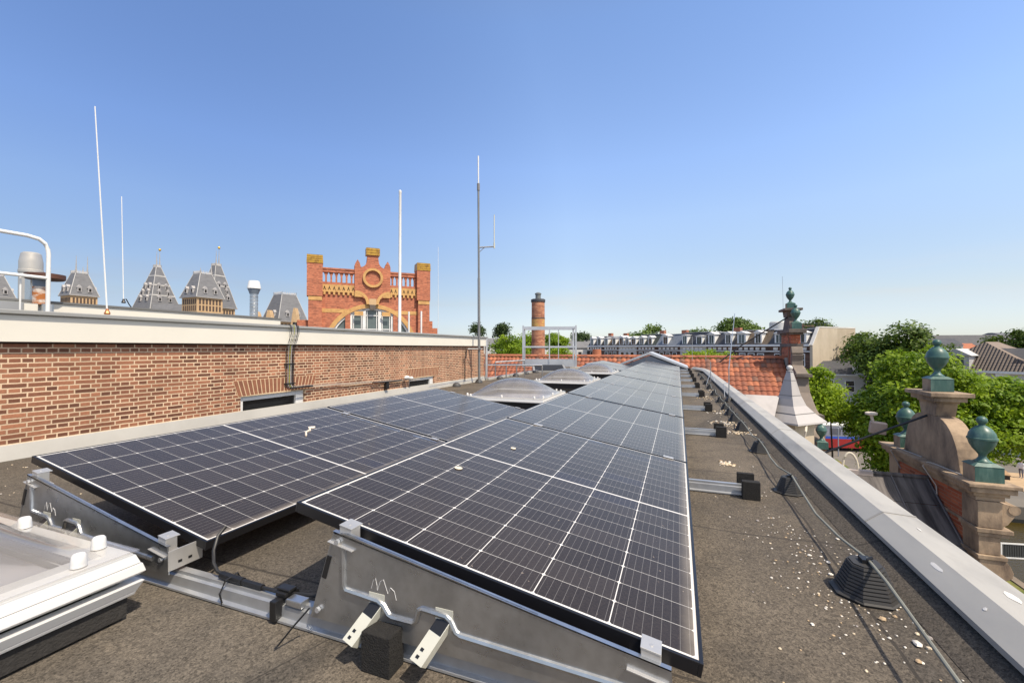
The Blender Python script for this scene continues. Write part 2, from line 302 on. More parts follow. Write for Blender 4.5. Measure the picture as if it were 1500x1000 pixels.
# ------------------------------------------------------------------ solar cells
PW, PL, PG = 1.134, 1.685, 0.020; TILT = 9.86
def cell_mat():
    m = bpy.data.materials.new("solar_cells"); t, nd, lk, b = nodes_of(m)
    tc = N(t, "ShaderNodeTexCoord"); s = N(t, "ShaderNodeSeparateXYZ"); lk.new(tc.outputs["Object"], s.inputs[0]); X, Y = s.outputs[0], s.outputs[1]
    mx, my = 0.0150, 0.0160; cwid = (PW - 2 * mx) / 6; gap = 0.009; ch = (PL - 2 * my - gap) / 18; ymid = my + 9 * ch
    u = mth(t, 'DIVIDE', mth(t, 'SUBTRACT', X, mx), cwid)
    isf = mth(t, 'GREATER_THAN', Y, ymid + gap / 2)
    y2 = mth(t, 'SUBTRACT', mth(t, 'SUBTRACT', Y, my), mth(t, 'MULTIPLY', isf, gap))
    v = mth(t, 'DIVIDE', y2, ch)
    fu = mth(t, 'FRACT', u); fv = mth(t, 'FRACT', v)
    du = mth(t, 'MULTIPLY', mth(t, 'MINIMUM', fu, mth(t, 'SUBTRACT', 1.0, fu)), cwid)     # metres to nearest column line
    dv = mth(t, 'MULTIPLY', mth(t, 'MINIMUM', fv, mth(t, 'SUBTRACT', 1.0, fv)), ch)
    line = mth(t, 'MAXIMUM', mth(t, 'LESS_THAN', du, 0.0012), mth(t, 'MULTIPLY', mth(t, 'LESS_THAN', dv, 0.0008), 0.7))
    dia = mth(t, 'LESS_THAN', mth(t, 'ADD', du, dv), 0.0062)
    line = mth(t, 'MAXIMUM', line, dia)
    ax = mth(t, 'ABSOLUTE', mth(t, 'SUBTRACT', X, PW / 2)); edge = mth(t, 'GREATER_THAN', ax, PW / 2 - mx)
    ay = mth(t, 'ABSOLUTE', mth(t, 'SUBTRACT', Y, PL / 2)); edge = mth(t, 'MAXIMUM', edge, mth(t, 'GREATER_THAN', ay, PL / 2 - my))
    midl = mth(t, 'LESS_THAN', mth(t, 'ABSOLUTE', mth(t, 'SUBTRACT', Y, ymid + gap / 2)), gap / 2)
    white = mth(t, 'MAXIMUM', mth(t, 'MAXIMUM', edge, midl), line)
    # busbars: nine per cell, along the panel
    bu = mth(t, 'FRACT', mth(t, 'MULTIPLY', u, 9.0)); bd = mth(t, 'MULTIPLY', mth(t, 'ABSOLUTE', mth(t, 'SUBTRACT', bu, 0.5)), cwid / 9)
    bus = mth(t, 'MULTIPLY', mth(t, 'LESS_THAN', bd, 0.00042), 0.34)
    info = N(t, "ShaderNodeObjectInfo"); p = pos(t)
    wn = N(t, "ShaderNodeTexWhiteNoise"); cbx = N(t, "ShaderNodeCombineXYZ")
    lk.new(mth(t, 'FLOOR', u), cbx.inputs[0]); lk.new(mth(t, 'FLOOR', v), cbx.inputs[1]); lk.new(mth(t, 'MULTIPLY', info.outputs["Random"], 91.0), cbx.inputs[2]); lk.new(cbx.outputs[0], wn.inputs["Vector"])
    grain = noise(t, p, 190, 2)
    cell = mixc(t, wn.outputs["Value"], (0.0190, 0.0140, 0.0115), (0.0285, 0.0220, 0.0185))
    cell = mixc(t, mth(t, 'MULTIPLY', mth(t, 'GREATER_THAN', wn.outputs["Value"], 0.95), 0.6), cell, (0.016, 0.014, 0.024))
    dust = mth(t, 'ADD', mth(t, 'MULTIPLY', noise(t, p, 2.2, 5, 0.65), 0.030), mth(t, 'MULTIPLY', mth(t, 'SUBTRACT', grain, 0.44), 0.07), clamp=True)
    speck = mth(t, 'MULTIPLY', ramp(t, noise(t, p, 75, 2), 0.735, 0.76), 0.35)
    col = mixc(t, bus, cell, (0.42, 0.41, 0.40)); col = mixc(t, white, col, (0.66, 0.645, 0.61))
    col = mixc(t, mth(t, 'MAXIMUM', dust, speck), col, (0.52, 0.43, 0.34))
    edge_dirt = mth(t, 'MULTIPLY', mth(t, 'MULTIPLY', ramp(t, X, PW - 0.05, PW - 0.012), noise(t, p, 8, 4)), 0.7)
    col = mixc(t, edge_dirt, col, (0.46, 0.40, 0.32))
    lk.new(col, b.inputs["Base Color"]); b.inputs["Specular IOR Level"].default_value = 0.0
    rgh = mth(t, 'ADD', 0.10, mth(t, 'MULTIPLY', noise(t, p, 3.0, 4), 0.16)); lk.new(rgh, b.inputs["Roughness"])
    gls = N(t, "ShaderNodeBsdfGlossy"); gls.inputs["Color"].default_value = (.97, .87, .77, 1); lk.new(rgh, gls.inputs["Roughness"]); fr = N(t, "ShaderNodeFresnel"); fr.inputs[0].default_value = 1.45
    mxs = N(t, "ShaderNodeMixShader"); lk.new(mth(t, 'MULTIPLY', fr.outputs[0], 1.0, clamp=True), mxs.inputs[0]); lk.new(b.outputs[0], mxs.inputs[1]); lk.new(gls.outputs[0], mxs.inputs[2]); lk.new(mxs.outputs[0], nd["Material Output"].inputs[0])
    b.inputs["Sheen Weight"].default_value = 0.80; b.inputs["Sheen Roughness"].default_value = 0.22; b.inputs["Sheen Tint"].default_value = (1, 0.90, 0.79, 1)
    return m
cells = cell_mat()
frame_m = mat("black_anodised_frame", (0.014, 0.014, 0.017), 0.35, 0.3, 0.1, 12)
def make_panel():
    T = thing("solar_panel", "x", "solar panel", (0, 0, 0), 0, "black framed solar panels on the flat roof")
    f = MB(); h = 0.030; e = 0.009
    f.box((0, 0, -h), (e, PL, 0)); f.box((PW - e, 0, -h), (PW, PL, 0)); f.box((e, 0, -h), (PW - e, e, 0)); f.box((e, PL - e, -h), (PW - e, PL, 0))
    f.build("frame", frame_m, T, bevel=0.0012)
    MB().box((e, e, -0.008), (PW - e, PL - e, -0.0015)).build("cell_sheet", [cells], T)
    bk = MB().box((PW * .42, PL * .46, -0.026), (PW * .52, PL * .5, -0.008)); bk.build("junction_box", blackp, T)
    return T
ORD = ["first", "second", "third", "fourth", "fifth", "sixth", "seventh", "eighth", "ninth", "tenth"]
P0 = make_panel(); XR, YR, ZR = -1.071, 0.990, 0.344; XL, YL, ZL = -2.630, 1.023, 0.334; PITCH = PL + PG
def put_panel(o, x, y, z, label):
    o.location = (x, y, z); o.rotation_euler = (0, R(TILT), 0); o['label'] = label
for k in range(9):
    o = P0 if k == 0 else copy_tree(P0)
    lab = "solar panel nearest the camera in the long row beside the parapet" if k == 0 else f"{ORD[k]} solar panel from the near end of the long row beside the parapet"
    if k == 8: lab = "last solar panel of the long row, just before the small zinc gable"
    o['o'] = 0; put_panel(o, XR, YR + k * PITCH, ZR + random.uniform(-.003, .003), lab); del o['o']
for k, (y, lab) in enumerate([(YL, "solar panel beside the brick wall, its low corner resting on the near rail"), (YL + PITCH, "solar panel beside the brick wall, between another panel and the domed skylight"),
                              (13.0, "far solar panel behind the farthest domed skylight"), (13.0 + PITCH, "farthest solar panel of the short row, beside the zinc gable")]):
    put_panel(copy_tree(P0), XL, y, ZL, lab)

# ------------------------------------------------------------------ mounting rails with side plates
CT, TT = math.cos(R(TILT)), math.tan(R(TILT))
def rail_mb(x0, x1, y):
    prof = [(-.036, 0), (.036, 0), (.036, .006), (.024, .010), (.022, .040), (.012, .043), (.012, .054), (-.012, .054), (-.012, .043), (-.022, .040), (-.024, .010), (-.036, .006)]
    return MB().prism([(y + a, .004 + b) for a, b in prof], 'x', x0, x1)
def plate_mb(ox, y, side):           # triangular pressed side plate in the plane y, ox = high panel edge
    top = .300 if side == 'R' else .292
    m = MB(); a = [(ox + .115, .058), (ox + .195, top), (ox + .235, top + .004), (ox + 1.055, top - .86 * TT + .004), (ox + 1.062, .058)]
    m.prism(a, 'y', y - .002, y + .002)
    m.prism([(ox + .195, top), (ox + .235, top + .004), (ox + 1.055, top - .86 * TT + .004), (ox + 1.055, top - .86 * TT + .007), (ox + .19, top + .006)], 'y', y - .004, y + .008)   # folded top edge
    m.prism([(ox + .112, .058), (ox + .190, top), (ox + .197, top), (ox + .119, .058)], 'y', y - .003, y + .03)             # folded back edge
    rib = [(.225, top - .030), (.228, .168), (.236, .156), (.340, .148), (.356, .140), (.372, .120), (.384, .116), (.446, .116), (.456, .124), (.464, .150), (.474, .156), (.540, .152), (.552, .144), (.566, .120), (.580, .114), (.98, .098)]
    m.tube([(ox + a, y - .001, b) for a, b in rib], .0085, 8)
    return m
def clamp(m, x, y, z, near):
    if near:
        m.obox((x, -.022, z + .006), (.020 * CT, 0, -.020 * TT), (0, .018, 0), (0, 0, .021))
        m.obox((x, -.018, z + .0285), (.021 * CT, 0, -.021 * TT), (0, .023, 0), (0, 0, .0016))
        m.obox((x - .006, -.026, z - .018), (.042 * CT, 0, -.042 * TT), (0, .030, 0), (0, 0, .0016))
        m.lathe([(.005, 0), (.005, .004)], (x, -.022, z + .027), 8)
    else:
        m.obox((x, 0, z + .026), (.028 * CT, 0, -.028 * TT), (0, .017, 0), (0, 0, .0018))
def foam(x, y, w=.085, d=.07, h=.115, z=.0): return MB().box((x, y, z), (x + w, y + d, z + h))
def mount(k, y, has_left, label, protos):
    x0 = -2.90 if has_left else -1.22; x1 = .385 if k else .12
    T = thing("mounting_rail", label, "mounting rail", (0, y, 0), 0, "galvanised rails under the solar panels")
    rail_mb(x0, x1, 0).build("rail", mat("bright_galvanised_rail", (.44, .455, .47), .36, .6, .12, 30, (.36, .37, .385), 5), T, smooth=True)
    if not protos:
        protos['plateR'] = plate_mb(XR, -.045, 'R').build("side_plate", galv, T, smooth=True)
        protos['plateL'] = plate_mb(XL, -.045, 'L').build("side_plate", galv, T, smooth=True)
        protos['footB'] = foam(.305, .045, .085, .03, .105).build("rubber_foot", rubber, T, bevel=.003)
        protos['footF'] = foam(.315, -.085, .085, .045, .095).build("rubber_foot", rubber, T, bevel=.003)
        if k == 0:
            protos['footB'].parent = T; 
    else:
        for q in ('plateR', 'footB', 'footF') + (('plateL',) if has_left else ()):
            c = protos[q].copy(); COL.objects.link(c); c.parent = T
    c1 = MB(); dy = -.024 if k == 0 else 0.0
    for ox, oz in ((XR, ZR),) + (((XL, ZL + 0.0),) if has_left else ()):
        for a in (.225, 1.015):
            m = MB(); clamp(m, ox + a, dy, oz - a * TT - (.016 if k == 0 else .0225), k == 0); m.build("clamp", alu_white, T, bevel=.001)
    return T
pr = {}
names = ["galvanised rail under the near ends of both panel rows, with bent tabs and rubber block"]
for k in range(1, 10):
    if k == 9: names.append("galvanised rail under the far end of the last panel by the gable")
    else: names.append(f"galvanised rail under the joint of the {ORD[k-1]} and {ORD[k]} panels of the long row")
M0 = None
for k in range(10):
    y = YR + k * PITCH - PG / 2
    if k == 0: y = .985
    t_ = mount(k, y, k in (0, 1, 2, 7, 8, 9), names[k], pr)
    if k == 0: M0 = t_
# details of the near mount
for s_ in (-1, 1): pass
def tab(x, z):
    m = MB(); a = Vector((x, -.047, z)); dx = Vector((-.042, -.060, -.075)); wd = Vector((.036, -.008, -.006)); n = dx.cross(wd).normalized() * .0015
    m.obox(a + dx * .5 + wd * 0, dx * .5, wd * .5, n)
    m.obox(a + wd * .5 + dx * .5 + Vector((0, .008, -.006)), dx * .5, Vector((.001, 0, 0)), Vector((0, .010, -.008)))
    for q in (.72, .88): m.obox(a + dx * q - wd * .12, dx * .035, wd * .12, n * 1.5, 1)
    m.obox(a + Vector((.0, .001, .012)), (.024, 0, 0), (0, .002, 0), (0, 0, .014))
    m.obox(a + dx * .16, dx * .16, wd * .5, n * 1.3, 1)
    return m
for x, z in ((XR + .335, .140), (XR + .535, .142), (XL + .335, .140), (XL + .535, .142)):
    tab(x, z).build("bent_tab", [mat("tab_metal", (.60, .59, .50), .5, .15, .06, 20), blackp], M0)
for sx, zz in ((XR, 0), (XL, -.008)):
    m = MB()
    for a, b in ((.205, .282 + zz), (.135, .082), (1.03, .10)): m.lathe([(.008, 0), (.008, .006), (.004, .008)], (0, 0, 0), 8); 
    m = MB()
    for a, b in ((.208, .280 + zz), (.142, .085), (1.03, .105)):
        m.tube([(sx + a, -.048, b), (sx + a, -.056, b)], .0075, 8)
    m.build("bolt", alu, M0)
    m = MB().prism([(sx + .152, .175), (sx + .166, .172), (sx + .185, .235), (sx + .172, .238)], 'y', -.0495, -.047); m.build("slot", blackp, M0)
    sg = MB()                       # installer's pencil scribble on the plate
    sc_pts = [(0, 0), (.006, .022), (.013, .030), (.018, .012), (.019, .0), (.028, .026), (.038, .034), (.046, .016), (.052, .002), (.060, .020), (.072, .014), (.078, -.006)]
    sg.tube([(sx + .318 + a, -.0475, .176 + b - a * .12) for a, b in sc_pts], .0006, 4); sg.build("pencil_mark", mat("pencil", (0.62, 0.62, 0.62), 0.7), M0)
# angle bracket at low end of the short row
m = MB().box((XL + 1.062, -.050, .070), (XL + 1.066, .06, .135)); m.box((XL + .99, -.046, .100), (XL + 1.062, .06, .104)); m.build("angle_bracket", alu_white, M0, bevel=.001)
m = MB().box((XL + 1.0665, -.02, .088), (XL + 1.0675, -.008, .096)); m.box((XL + 1.0665, .012, .088), (XL + 1.0675, .024, .096)); m.build("slot", blackp, M0)
foam(-.742, -.10, .085, .060, .098).build("rubber_foot", rubber, M0, bevel=.003)
foam(-2.84, -.095, .085, .05, .06).build("rubber_foot", rubber, M0, bevel=.003)
m = MB().box((-1.118, -.046, .008), (-1.094, .040, .066)); m.box((-1.122, -.022, .0665), (-1.082, .022, .080)); m.box((-1.128, -.014, .0805), (-1.076, .014, .088)); m.build("cable_clip", blackp, M0, bevel=.003)
m = MB(); m.obox((-1.045, -.012, .062), (.03, 0, 0), (0, .016, 0), (0, 0, .010)); m.build("rail_joiner", galv, M0, bevel=.004)
pc = thing("panel_cable", "black cable and plug joint hanging from the panel beside the wall", "cable", (-1.42, .99, .06))
m = MB(); m.tube([(-1.47, 1.06, .185), (-1.465, 1.03, .165), (-1.45, 1.005, .13), (-1.435, .995, .095), (-1.41, .99, .075), (-1.36, .985, .070)], .0055, 8)
wpart(m, "lead", cable_black, pc, smooth=True); m = MB().tube([(-1.20, .985, .066), (-1.12, .98, .070), (-1.0, 1.02, .062)], .0055, 8); wpart(m, "lead", cable_black, pc, smooth=True)
m = MB(); m.tube([(-1.385, .987, .070), (-1.33, .985, .069), (-1.285, .985, .068)], .012, 8); m.tube([(-1.285, .985, .068), (-1.20, .985, .066)], .0095, 8); wpart(m, "plug", blackp, pc, smooth=True)
m = MB(); m.tube([(-1.33, .952, .0), (-1.335, .945, .04), (-1.33, .96, .075), (-1.33, 1.0, .08), (-1.33, 1.02, .04)], .003, 6); wpart(m, "cable_tie", blackp, pc)
ct = MB().tube([(-.93, .905, .105), (-.965, .885, .06), (-1.0, .868, .012), (-1.005, .862, .006)], .0026, 6).build("cable_tie", blackp)
tag(ct, "loose black cable tie end sticking out under the near side plate", "cable tie")

# ------------------------------------------------------------------ flat roof deck, parapet, gable
deck = MB(); deck.box((-9.5, -7, -.35), (.80, 9.9, 0)); deck.box((-4.50, 9.9, -.35), (.80, 18.6, 0)); D = deck.build("roof", felt); tag(D, "brown mineral felt flat roof carrying the panels", "roof", kind='structure')
T = thing("roof_parapet", "low grey zinc parapet edging the flat roof above the canal side", "parapet", (.85, 5, 0))
def cap_prof(dx=0, dz=0): return [(.735 + dx, .055 + dz), (.735 + dx, .072 + dz), (.795 + dx, .118 + dz), (.905 + dx, .112 + dz), (.905 + dx, .02 + dz), (.895 + dx, .02 + dz), (.895 + dx, .08 + dz)]
m = MB(); seams = [-7, 2.26, 4.25, 6.3, 8.4, 10.5, 12.6, 14.6]
for a, b in zip(seams, seams[1:]): m.prism(cap_prof(), 'y', a + .0015, b - .0015)
pts = [(0, 14.6), (-.02, 15.2), (-.07, 15.8), (-.16, 16.4), (-.30, 16.9)]
for (x0, y0), (x1, y1) in zip(pts, pts[1:]):
    pf = cap_prof(); n_ = len(pf)
    vs = [(p[0] + x0, y0, p[1]) for p in pf] + [(p[0] + x1, y1, p[1]) for p in pf]
    m.add(vs, [tuple(range(n_))[::-1], tuple(range(n_, 2 * n_))] + [(i, (i + 1) % n_, n_ + (i + 1) % n_, n_ + i) for i in range(n_)])
wpart(m, "zinc_capping", zinc, T)
m = MB().prism([(.655, .002), (.675, .012), (.748, .043), (.80, .050), (.80, .002)], 'y', -7, 14.6); wpart(m, "cant_strip", felt, T)
m = MB().box((.802, -7, -.45), (.89, 14.6, .075)); wpart(m, "upstand", mat("upstand_felt", (0.03, 0.028, 0.026), .9), T)
for yj in seams[1:-1]: wpart(MB().prism([(.733, .073), (.795, .1205), (.906, .1145), (.906, .110), (.795, .117), (.735, .070)], 'y', yj - .006, yj + .006), "joint_strip", mat("zinc_joint", (0.33, 0.315, 0.285), .6, 0), T)
m = MB()                               # bird droppings and mortar smears on the capping
for (x, y, z, a, b, sl) in ((.772, 1.80, .101, .006, .035, .6), (.86, 1.62, .116, .010, .03, 0), (.85, 2.1, .1165, .003, .02, 0), (.77, 1.56, .10, .004, .006, .6)):
    q0 = len(m.v); m.blob((0, 0, 0), (a, b, .0004), 6, 0, .30)
    for qi in range(q0, len(m.v)): vx, vy, vz = m.v[qi]; m.v[qi] = (x + vx, y + vy, z + vx * sl * 1.28 + vz)
wpart(m, "dropping", mat("dropping", (.72, .70, .66), .8), T)
# mansard below parapet, outer wall
BT = thing("canal_side_building", "brick building underfoot with lead mansard slope below the zinc parapet", "building", (2.5, 6, -12))
m = MB().prism([(.905, .012), (3.1, -3.1), (3.1, -3.4), (.80, -.45)], 'y', -9, 18.5); wpart(m, "mansard_roof", lead_dark, BT)
m = MB().box((-9.4, -9, -12), (4.42, 27, -3.42)); wpart(m, "wall", gablebrick_x, BT)
m = MB().box((3.0, -9, -3.4), (4.46, 18, -3.15)); wpart(m, "gutter", lead, BT)
G = thing("zinc_gable", "small grey zinc gable roof at the far end of the long panel row", "roof gable", (-.9, 16.75, 0))
gx, gy = -1.0, 16.75
m = MB().prism([(gx - 1.22, .02), (gx + 1.22, .02), (gx + 1.22, .05), (gx, .52), (gx - 1.22, .05)], 'y', gy + .06, gy + 2.2); wpart(m, "gable_wall", mat("blue_grey_zinc", (.24, .26, .29), .5, .3), G)
for s_ in (-1, 1):
    m = MB(); m.prism([(gx + s_ * 1.34, .035), (gx + s_ * 1.34, .10), (gx, .655), (gx, .565)], 'y', gy - .05, gy + 2.3); wpart(m, "roof_slope", mat("pale_zinc", (.48, .50, .52), .45, .3), G)
m = MB().box((gx + .25, gy + .02, .06), (gx + .5, gy + .058, .2)); wpart(m, "vent", alu, G)
m = MB()
for xx in (-.6, -.1, .75): m.box((gx + xx, gy + .045, .06), (gx + xx + .015, gy + .06, .52 - abs(xx) * .4))
wpart(m, "standing_seam", zinc, G)

# ------------------------------------------------------------------ brick rooftop storey on the left
T = thing("rooftop_storey", "long low brick storey with cream fascia beside the panels", "building", (-5.5, 4, 0))
WY1 = 9.80; FX = -4.5
W1, W2 = (3.40, 4.285, .265), (6.60, 7.46, .252)
m = MB(); zb, zt = .045, .835
for (a, b) in ((-7, W1[0]), (W1[1], W2[0]), (W2[1], WY1)): m.box((FX - .2, a, zb), (FX, b, zt))
for (a, b, h) in (W1, W2): m.box((FX - .2, a, h), (FX, b, zt))
m.box((FX - 3.5, WY1 - .2, zb), (FX - .2, WY1, zt)); wpart(m, "brick_wall", wallbrick, T)
m = MB().box((FX - .005, -7, zt - .002), (FX + .003, WY1 + .003, zt + .012)); wpart(m, "gap_shade_strip", mat("painted_gap_shade", (.05, .032, .028), .9, 0, .4, 20), T)  # thin dark strip painted for the shade in the gap under the fascia
m = MB().box((FX - .1, -7, .848), (FX + .055, 3.99, 1.040)); m.box((FX - .1, 3.994, .848), (FX + .055, WY1 + .055, 1.040)); m.box((FX - 3.5, WY1 - .05, .848), (FX - .1, WY1 + .055, 1.04)); wpart(m, "fascia", cream, T, bevel=.002)
m = MB(); prof = [(FX - .12, 1.042), (FX + .060, 1.042), (FX + .085, 1.050), (FX + .085, 1.072), (FX + .075, 1.078), (FX - .12, 1.078)]
m.prism(prof, 'y', -7, WY1 + .08); m.box((FX - 3.5, WY1 - .1, 1.042), (FX - .122, WY1 + .08, 1.078)); wpart(m, "roof_trim", mat("grey_trim", (.36, .36, .34), .45, .3, .05, 3), T)
m = MB().box((FX - 3.5, -7, .98), (FX - .12, WY1 - .1, 1.05)); wpart(m, "roof_covering", felt, T)
m = MB().prism([(FX, .0), (FX + .035, .0), (FX + .012, .105), (FX, .108)], 'y', -7, 9.83); m.box((FX, 9.9, -.3), (FX + .09, 16.6, .05)); m.prism([(FX, .0), (FX + .035, .0), (FX + .012, .105), (FX, .108)], 'y', 9.832, 9.9); wpart(m, "flashing", mat("pale_flashing", (.50, .48, .43), .5, .2, .05, 3), T)
for (a, b, h) in (W1, W2):
    wpart(MB().box((FX - .16, a, -.02), (FX - .1, b, h)), "pane", glass_dark, T) if False else None
    fr = MB(); fr.box((FX - .09, a + .002, .03), (FX - .03, a + .05, h - .002)); fr.box((FX - .09, b - .12, .03), (FX - .03, b - .002, h - .002)); fr.box((FX - .09, a + .05, h - .055), (FX - .03, b - .12, h - .002)); fr.box((FX - .09, a + .05, .03), (FX - .03, b - .12, .075))
    W_ = wpart(fr, "window", white_paint, T, bevel=.003)
    pn = MB().box((FX - .075, a + .05, .075), (FX - .06, b - .12, h - .055)); wpart(pn, "pane", glass_dark, T, W_)
    n_ = 21; a2, b2 = a - .03, b + .12; lt = MB()
    for i in range(n_):
        t0, t1 = i / n_, (i + 1) / n_
        def yy(t, z): return a2 + (b2 - a2) * t + (t - .5) * (z - h) * .7
        z0, z1 = h + .004 + .012 * math.sin(PI * (t0 + t1) / 2), h + .178
        g = .0052
        vs = [(FX + .0035, yy(t0, z0) + g, z0), (FX + .0035, yy(t1, z0) - g, z0), (FX + .0035, yy(t1, z1) - g, z1), (FX + .0035, yy(t0, z1) + g, z1)]
        lt.add(vs + [(FX - .02, v[1], v[2]) for v in vs], [(0, 1, 2, 3), (4, 7, 6, 5), (0, 4, 5, 1), (1, 5, 6, 2), (2, 6, 7, 3), (3, 7, 4, 0)], i % 2)
    lt.prism([(yy(0, h) , h), (yy(1, h), h), (yy(1, h + .18), h + .182), (yy(0, h + .18), h + .182)], 'x', FX - .02, FX + .0025, 2)
    wpart(lt, "lintel", [mat("lintel_brick", (.265, .110, .059), .85, 0, .4, 25), mat("lintel_brick_dark", (.225, .092, .051), .85, 0, .4, 25), mat("mortar", (.66, .49, .31), .9)], T)
m = MB().tube([(FX + .05, WY1 + .03, .05), (FX + .05, WY1 + .03, .95), (FX + .05, WY1 + .03, 1.06)], .035, 10); wpart(m, "downpipe", alu, T, smooth=True)
m = MB().box((-7.5, -4, 1.05), (-6.05, 5.25, 1.262)); wpart(m, "upper_tier", cream, T)
m = MB().box((-7.6, -4.1, 1.264), (-6.035, 5.265, 1.285)); wpart(m, "upper_trim", mat("dark_trim", (.16, .16, .155), .5), T)

def cablerun(m, pts, r_=.007): m.tube(pts, r_, 6)
cb = thing("cable_bundle", "bundle of black, grey and yellow-green cables hanging down the brick wall", "cables", (-4.45, 3.98, 0))
for i, (dy, mm, r_) in enumerate(((-.10, cable_black, .0045), (-.055, mat("grey_cable", (.30, .30, .30), .6), .004), (-.022, mat("yellow_green_cable", (.36, .38, .08), .5), .0035), (.012, mat("grey_conduit", (.4, .4, .4), .5), .0045), (.05, cable_black, .0055), (.085, cable_black, .004))):
    y = 4.03 + dy * .62; m = MB()
    m.tube([(-4.75, y - .05, 1.085), (-4.52, y, 1.086), (-4.41, y, 1.083), (-4.398, y, 1.06), (-4.405, y + .01, .98), (-4.425, y, .90), (-4.455, y - .005, .83), (-4.475, y + .004, .70), (-4.47, y - .004, .50), (-4.475, y, .36), (-4.46, y + .02, .30)], r_, 6)
    wpart(m, "cable", mm, cb, smooth=True)
for z in (.60, .36): wpart(MB().box((-4.498, 3.955, z), (-4.466, 4.10, z + .012)), "clip", blackp, cb)
hc = thing("grey_conduit_run", "horizontal grey cables running low along the brick wall to a black box", "cables", (-4.45, 5, .3))
m = MB(); r1 = [(-4.47, 4.05 + i * .19, .318 - .006 * i + .004 * math.sin(i * 2.1)) for i in range(16)]
m.tube(r1, .005, 6); m.tube([(x + .004, y, z - .013) for x, y, z in r1], .004, 6); m.tube([(x + .002, y, z + .013) for x, y, z in r1], .0035, 6); wpart(m, "conduit", mat("conduit_grey", (.42, .37, .31), .6), hc, smooth=True)
m = MB().tube([(-4.45, 5.55, .262), (-4.44, 5.9, .25), (-4.44, 6.3, .25)], .011, 8); m.box((-4.48, 5.88, .13), (-4.44, 5.95, .24)); m.tube([(-4.44, 4.0, .31), (-4.44, 4.35, .312)], .012, 6); wpart(m, "black_box", blackp, hc)
m = MB().blob((-4.42, 6.42, .285), (.05, .07, .035), 6, 0, .1); m.blob((-4.42, 6.55, .27), (.04, .05, .03), 6, 0, .1); wpart(m, "white_wrap", whitep, hc, smooth=True)

# mast on the far corner of the brick storey
am = thing("antenna_mast", "tall grey steel mast with white aerial tip strapped to the brick corner", "antenna mast", (-4.25, 9.0, 0))
m = MB().tube([(-4.25, 9.0, .02), (-4.25, 8.98, 2.4)], .030, 10); m.tube([(-4.25, 8.98, 2.4), (-4.25, 8.95, 4.48)], .024, 10); wpart(m, "pole", mat("mast_steel", (.24, .245, .245), .5, .5, .1, 8), am, smooth=True)
m = MB().tube([(-4.25, 8.95, 4.48), (-4.25, 8.94, 5.19)], .017, 8); wpart(m, "aerial", white_paint, am, smooth=True)
m = MB().tube([(-4.25, 8.95, 4.40), (-4.25, 8.95, 4.56)], .034, 8); wpart(m, "collar", mat("collar_grey", (.2, .19, .18), .6), am)
m = MB().tube([(-4.25, 8.97, 3.10), (-3.92, 9.1, 3.12)], .016, 8); m.tube([(-4.25, 8.97, 2.98), (-4.13, 9.02, 3.10)], .008, 6); wpart(m, "side_arm", galv, am)
m = MB().tube([(-3.92, 9.1, 3.08), (-3.92, 9.1, 3.20)], .02, 8); m.tube([(-3.92, 9.1, 3.20), (-3.92, 9.1, 3.85)], .012, 8); wpart(m, "small_aerial", mat("aerial_pale", (.55, .55, .45), .6), am)
m = MB().box((-4.5, 8.95, .76), (-4.2, 9.01, .80)); m.tube([(-4.42, 8.75, .78), (-4.2, 9.05, .78)], .012, 6); wpart(m, "bracket", galv, am)
m = MB().tube([(-4.44, 8.66, .05), (-4.44, 8.66, .55), (-4.42, 8.68, .62), (-4.42, 8.7, .76)], .012, 6); m.tube([(-4.42, 8.62, .76), (-4.42, 8.68, .62)], .008, 6); wpart(m, "feed_cable", cable_black, am)

# things standing on the storey roof
fp = MB().lathe([(.045, 1.03), (.045, 1.06), (.034, 1.08), (.030, 4.38), (.034, 4.39), (.034, 4.44), (.01, 4.46)], (-6.0, 8.42, 0), 12).build("flagpole", white_paint, smooth=True)
tag(fp, "plain white flagpole standing before the red brick gabled hall", "flagpole")
def whip(x, y, z0, x2, y2, z1, label, base):
    T = thing("whip_antenna", label, "antenna", (x, y, z0), 0, "thin whip antennas on the storey roof")
    wpart(MB().tube([(x, y, z0), (x2, y2, z1)], (.0062 if z1 > 2.7 else .0052), 6, 0, .0042), "rod", white_paint, T)
    m = MB().lathe([(.020, 0), (.023, .012), (.014, .03), (.010, .05)], (x, y, z0 - .012), 8); wpart(m, "base", base, T)
copper = mat("copper", (.45, .18, .07), .4, .5)
whip(-4.55, 2.22, 1.10, -4.55, 2.117, 2.824, "long thin white whip antenna with copper coloured foot on the fascia", copper)
whip(-6.3, 3.234, 1.36, -6.3, 3.20, 2.64, "shorter thin whip antenna with curled black lead behind the fascia", blackp)
whip(-6.2, 10.48, 1.05, -6.2, 10.47, 3.6, "faint thin whip antenna between the red hall and the mast", alu)
st = MB().tube([(-6.3, 3.234, 1.39), (-6.3, 3.26, 1.40), (-6.3, 3.29, 1.34), (-6.3, 3.33, 1.28)], .006, 6).build("aerial_lead", cable_black); tag(st, "short curled black lead at the foot of the shorter whip antenna", "cable")
for i, (u_y, lab) in enumerate(((8.20, "short white post before the right part of the red hall"), (8.70, "short white post beside the right pier of the red hall"))):
    tag(MB().tube([(-5.6, u_y, 1.03), (-5.6, u_y, 1.61 if i == 0 else 1.66)], .020, 8).build("roof_post", white_paint), lab, "post", "short posts on the storey roof")
rl = thing("guard_rail", "bent white tube guard rail on the storey roof at the far left edge", "railing", (-4.75, 1.9, 1.07))
m = MB(); P = [(-4.75, 1.927, 1.05), (-4.75, 1.927, 1.56), (-4.75, 1.922, 1.60), (-4.75, 1.905, 1.64), (-4.75, 1.87, 1.670), (-4.75, 1.80, 1.682), (-4.75, .2, 1.682), (-4.75, -1.5, 1.682)]
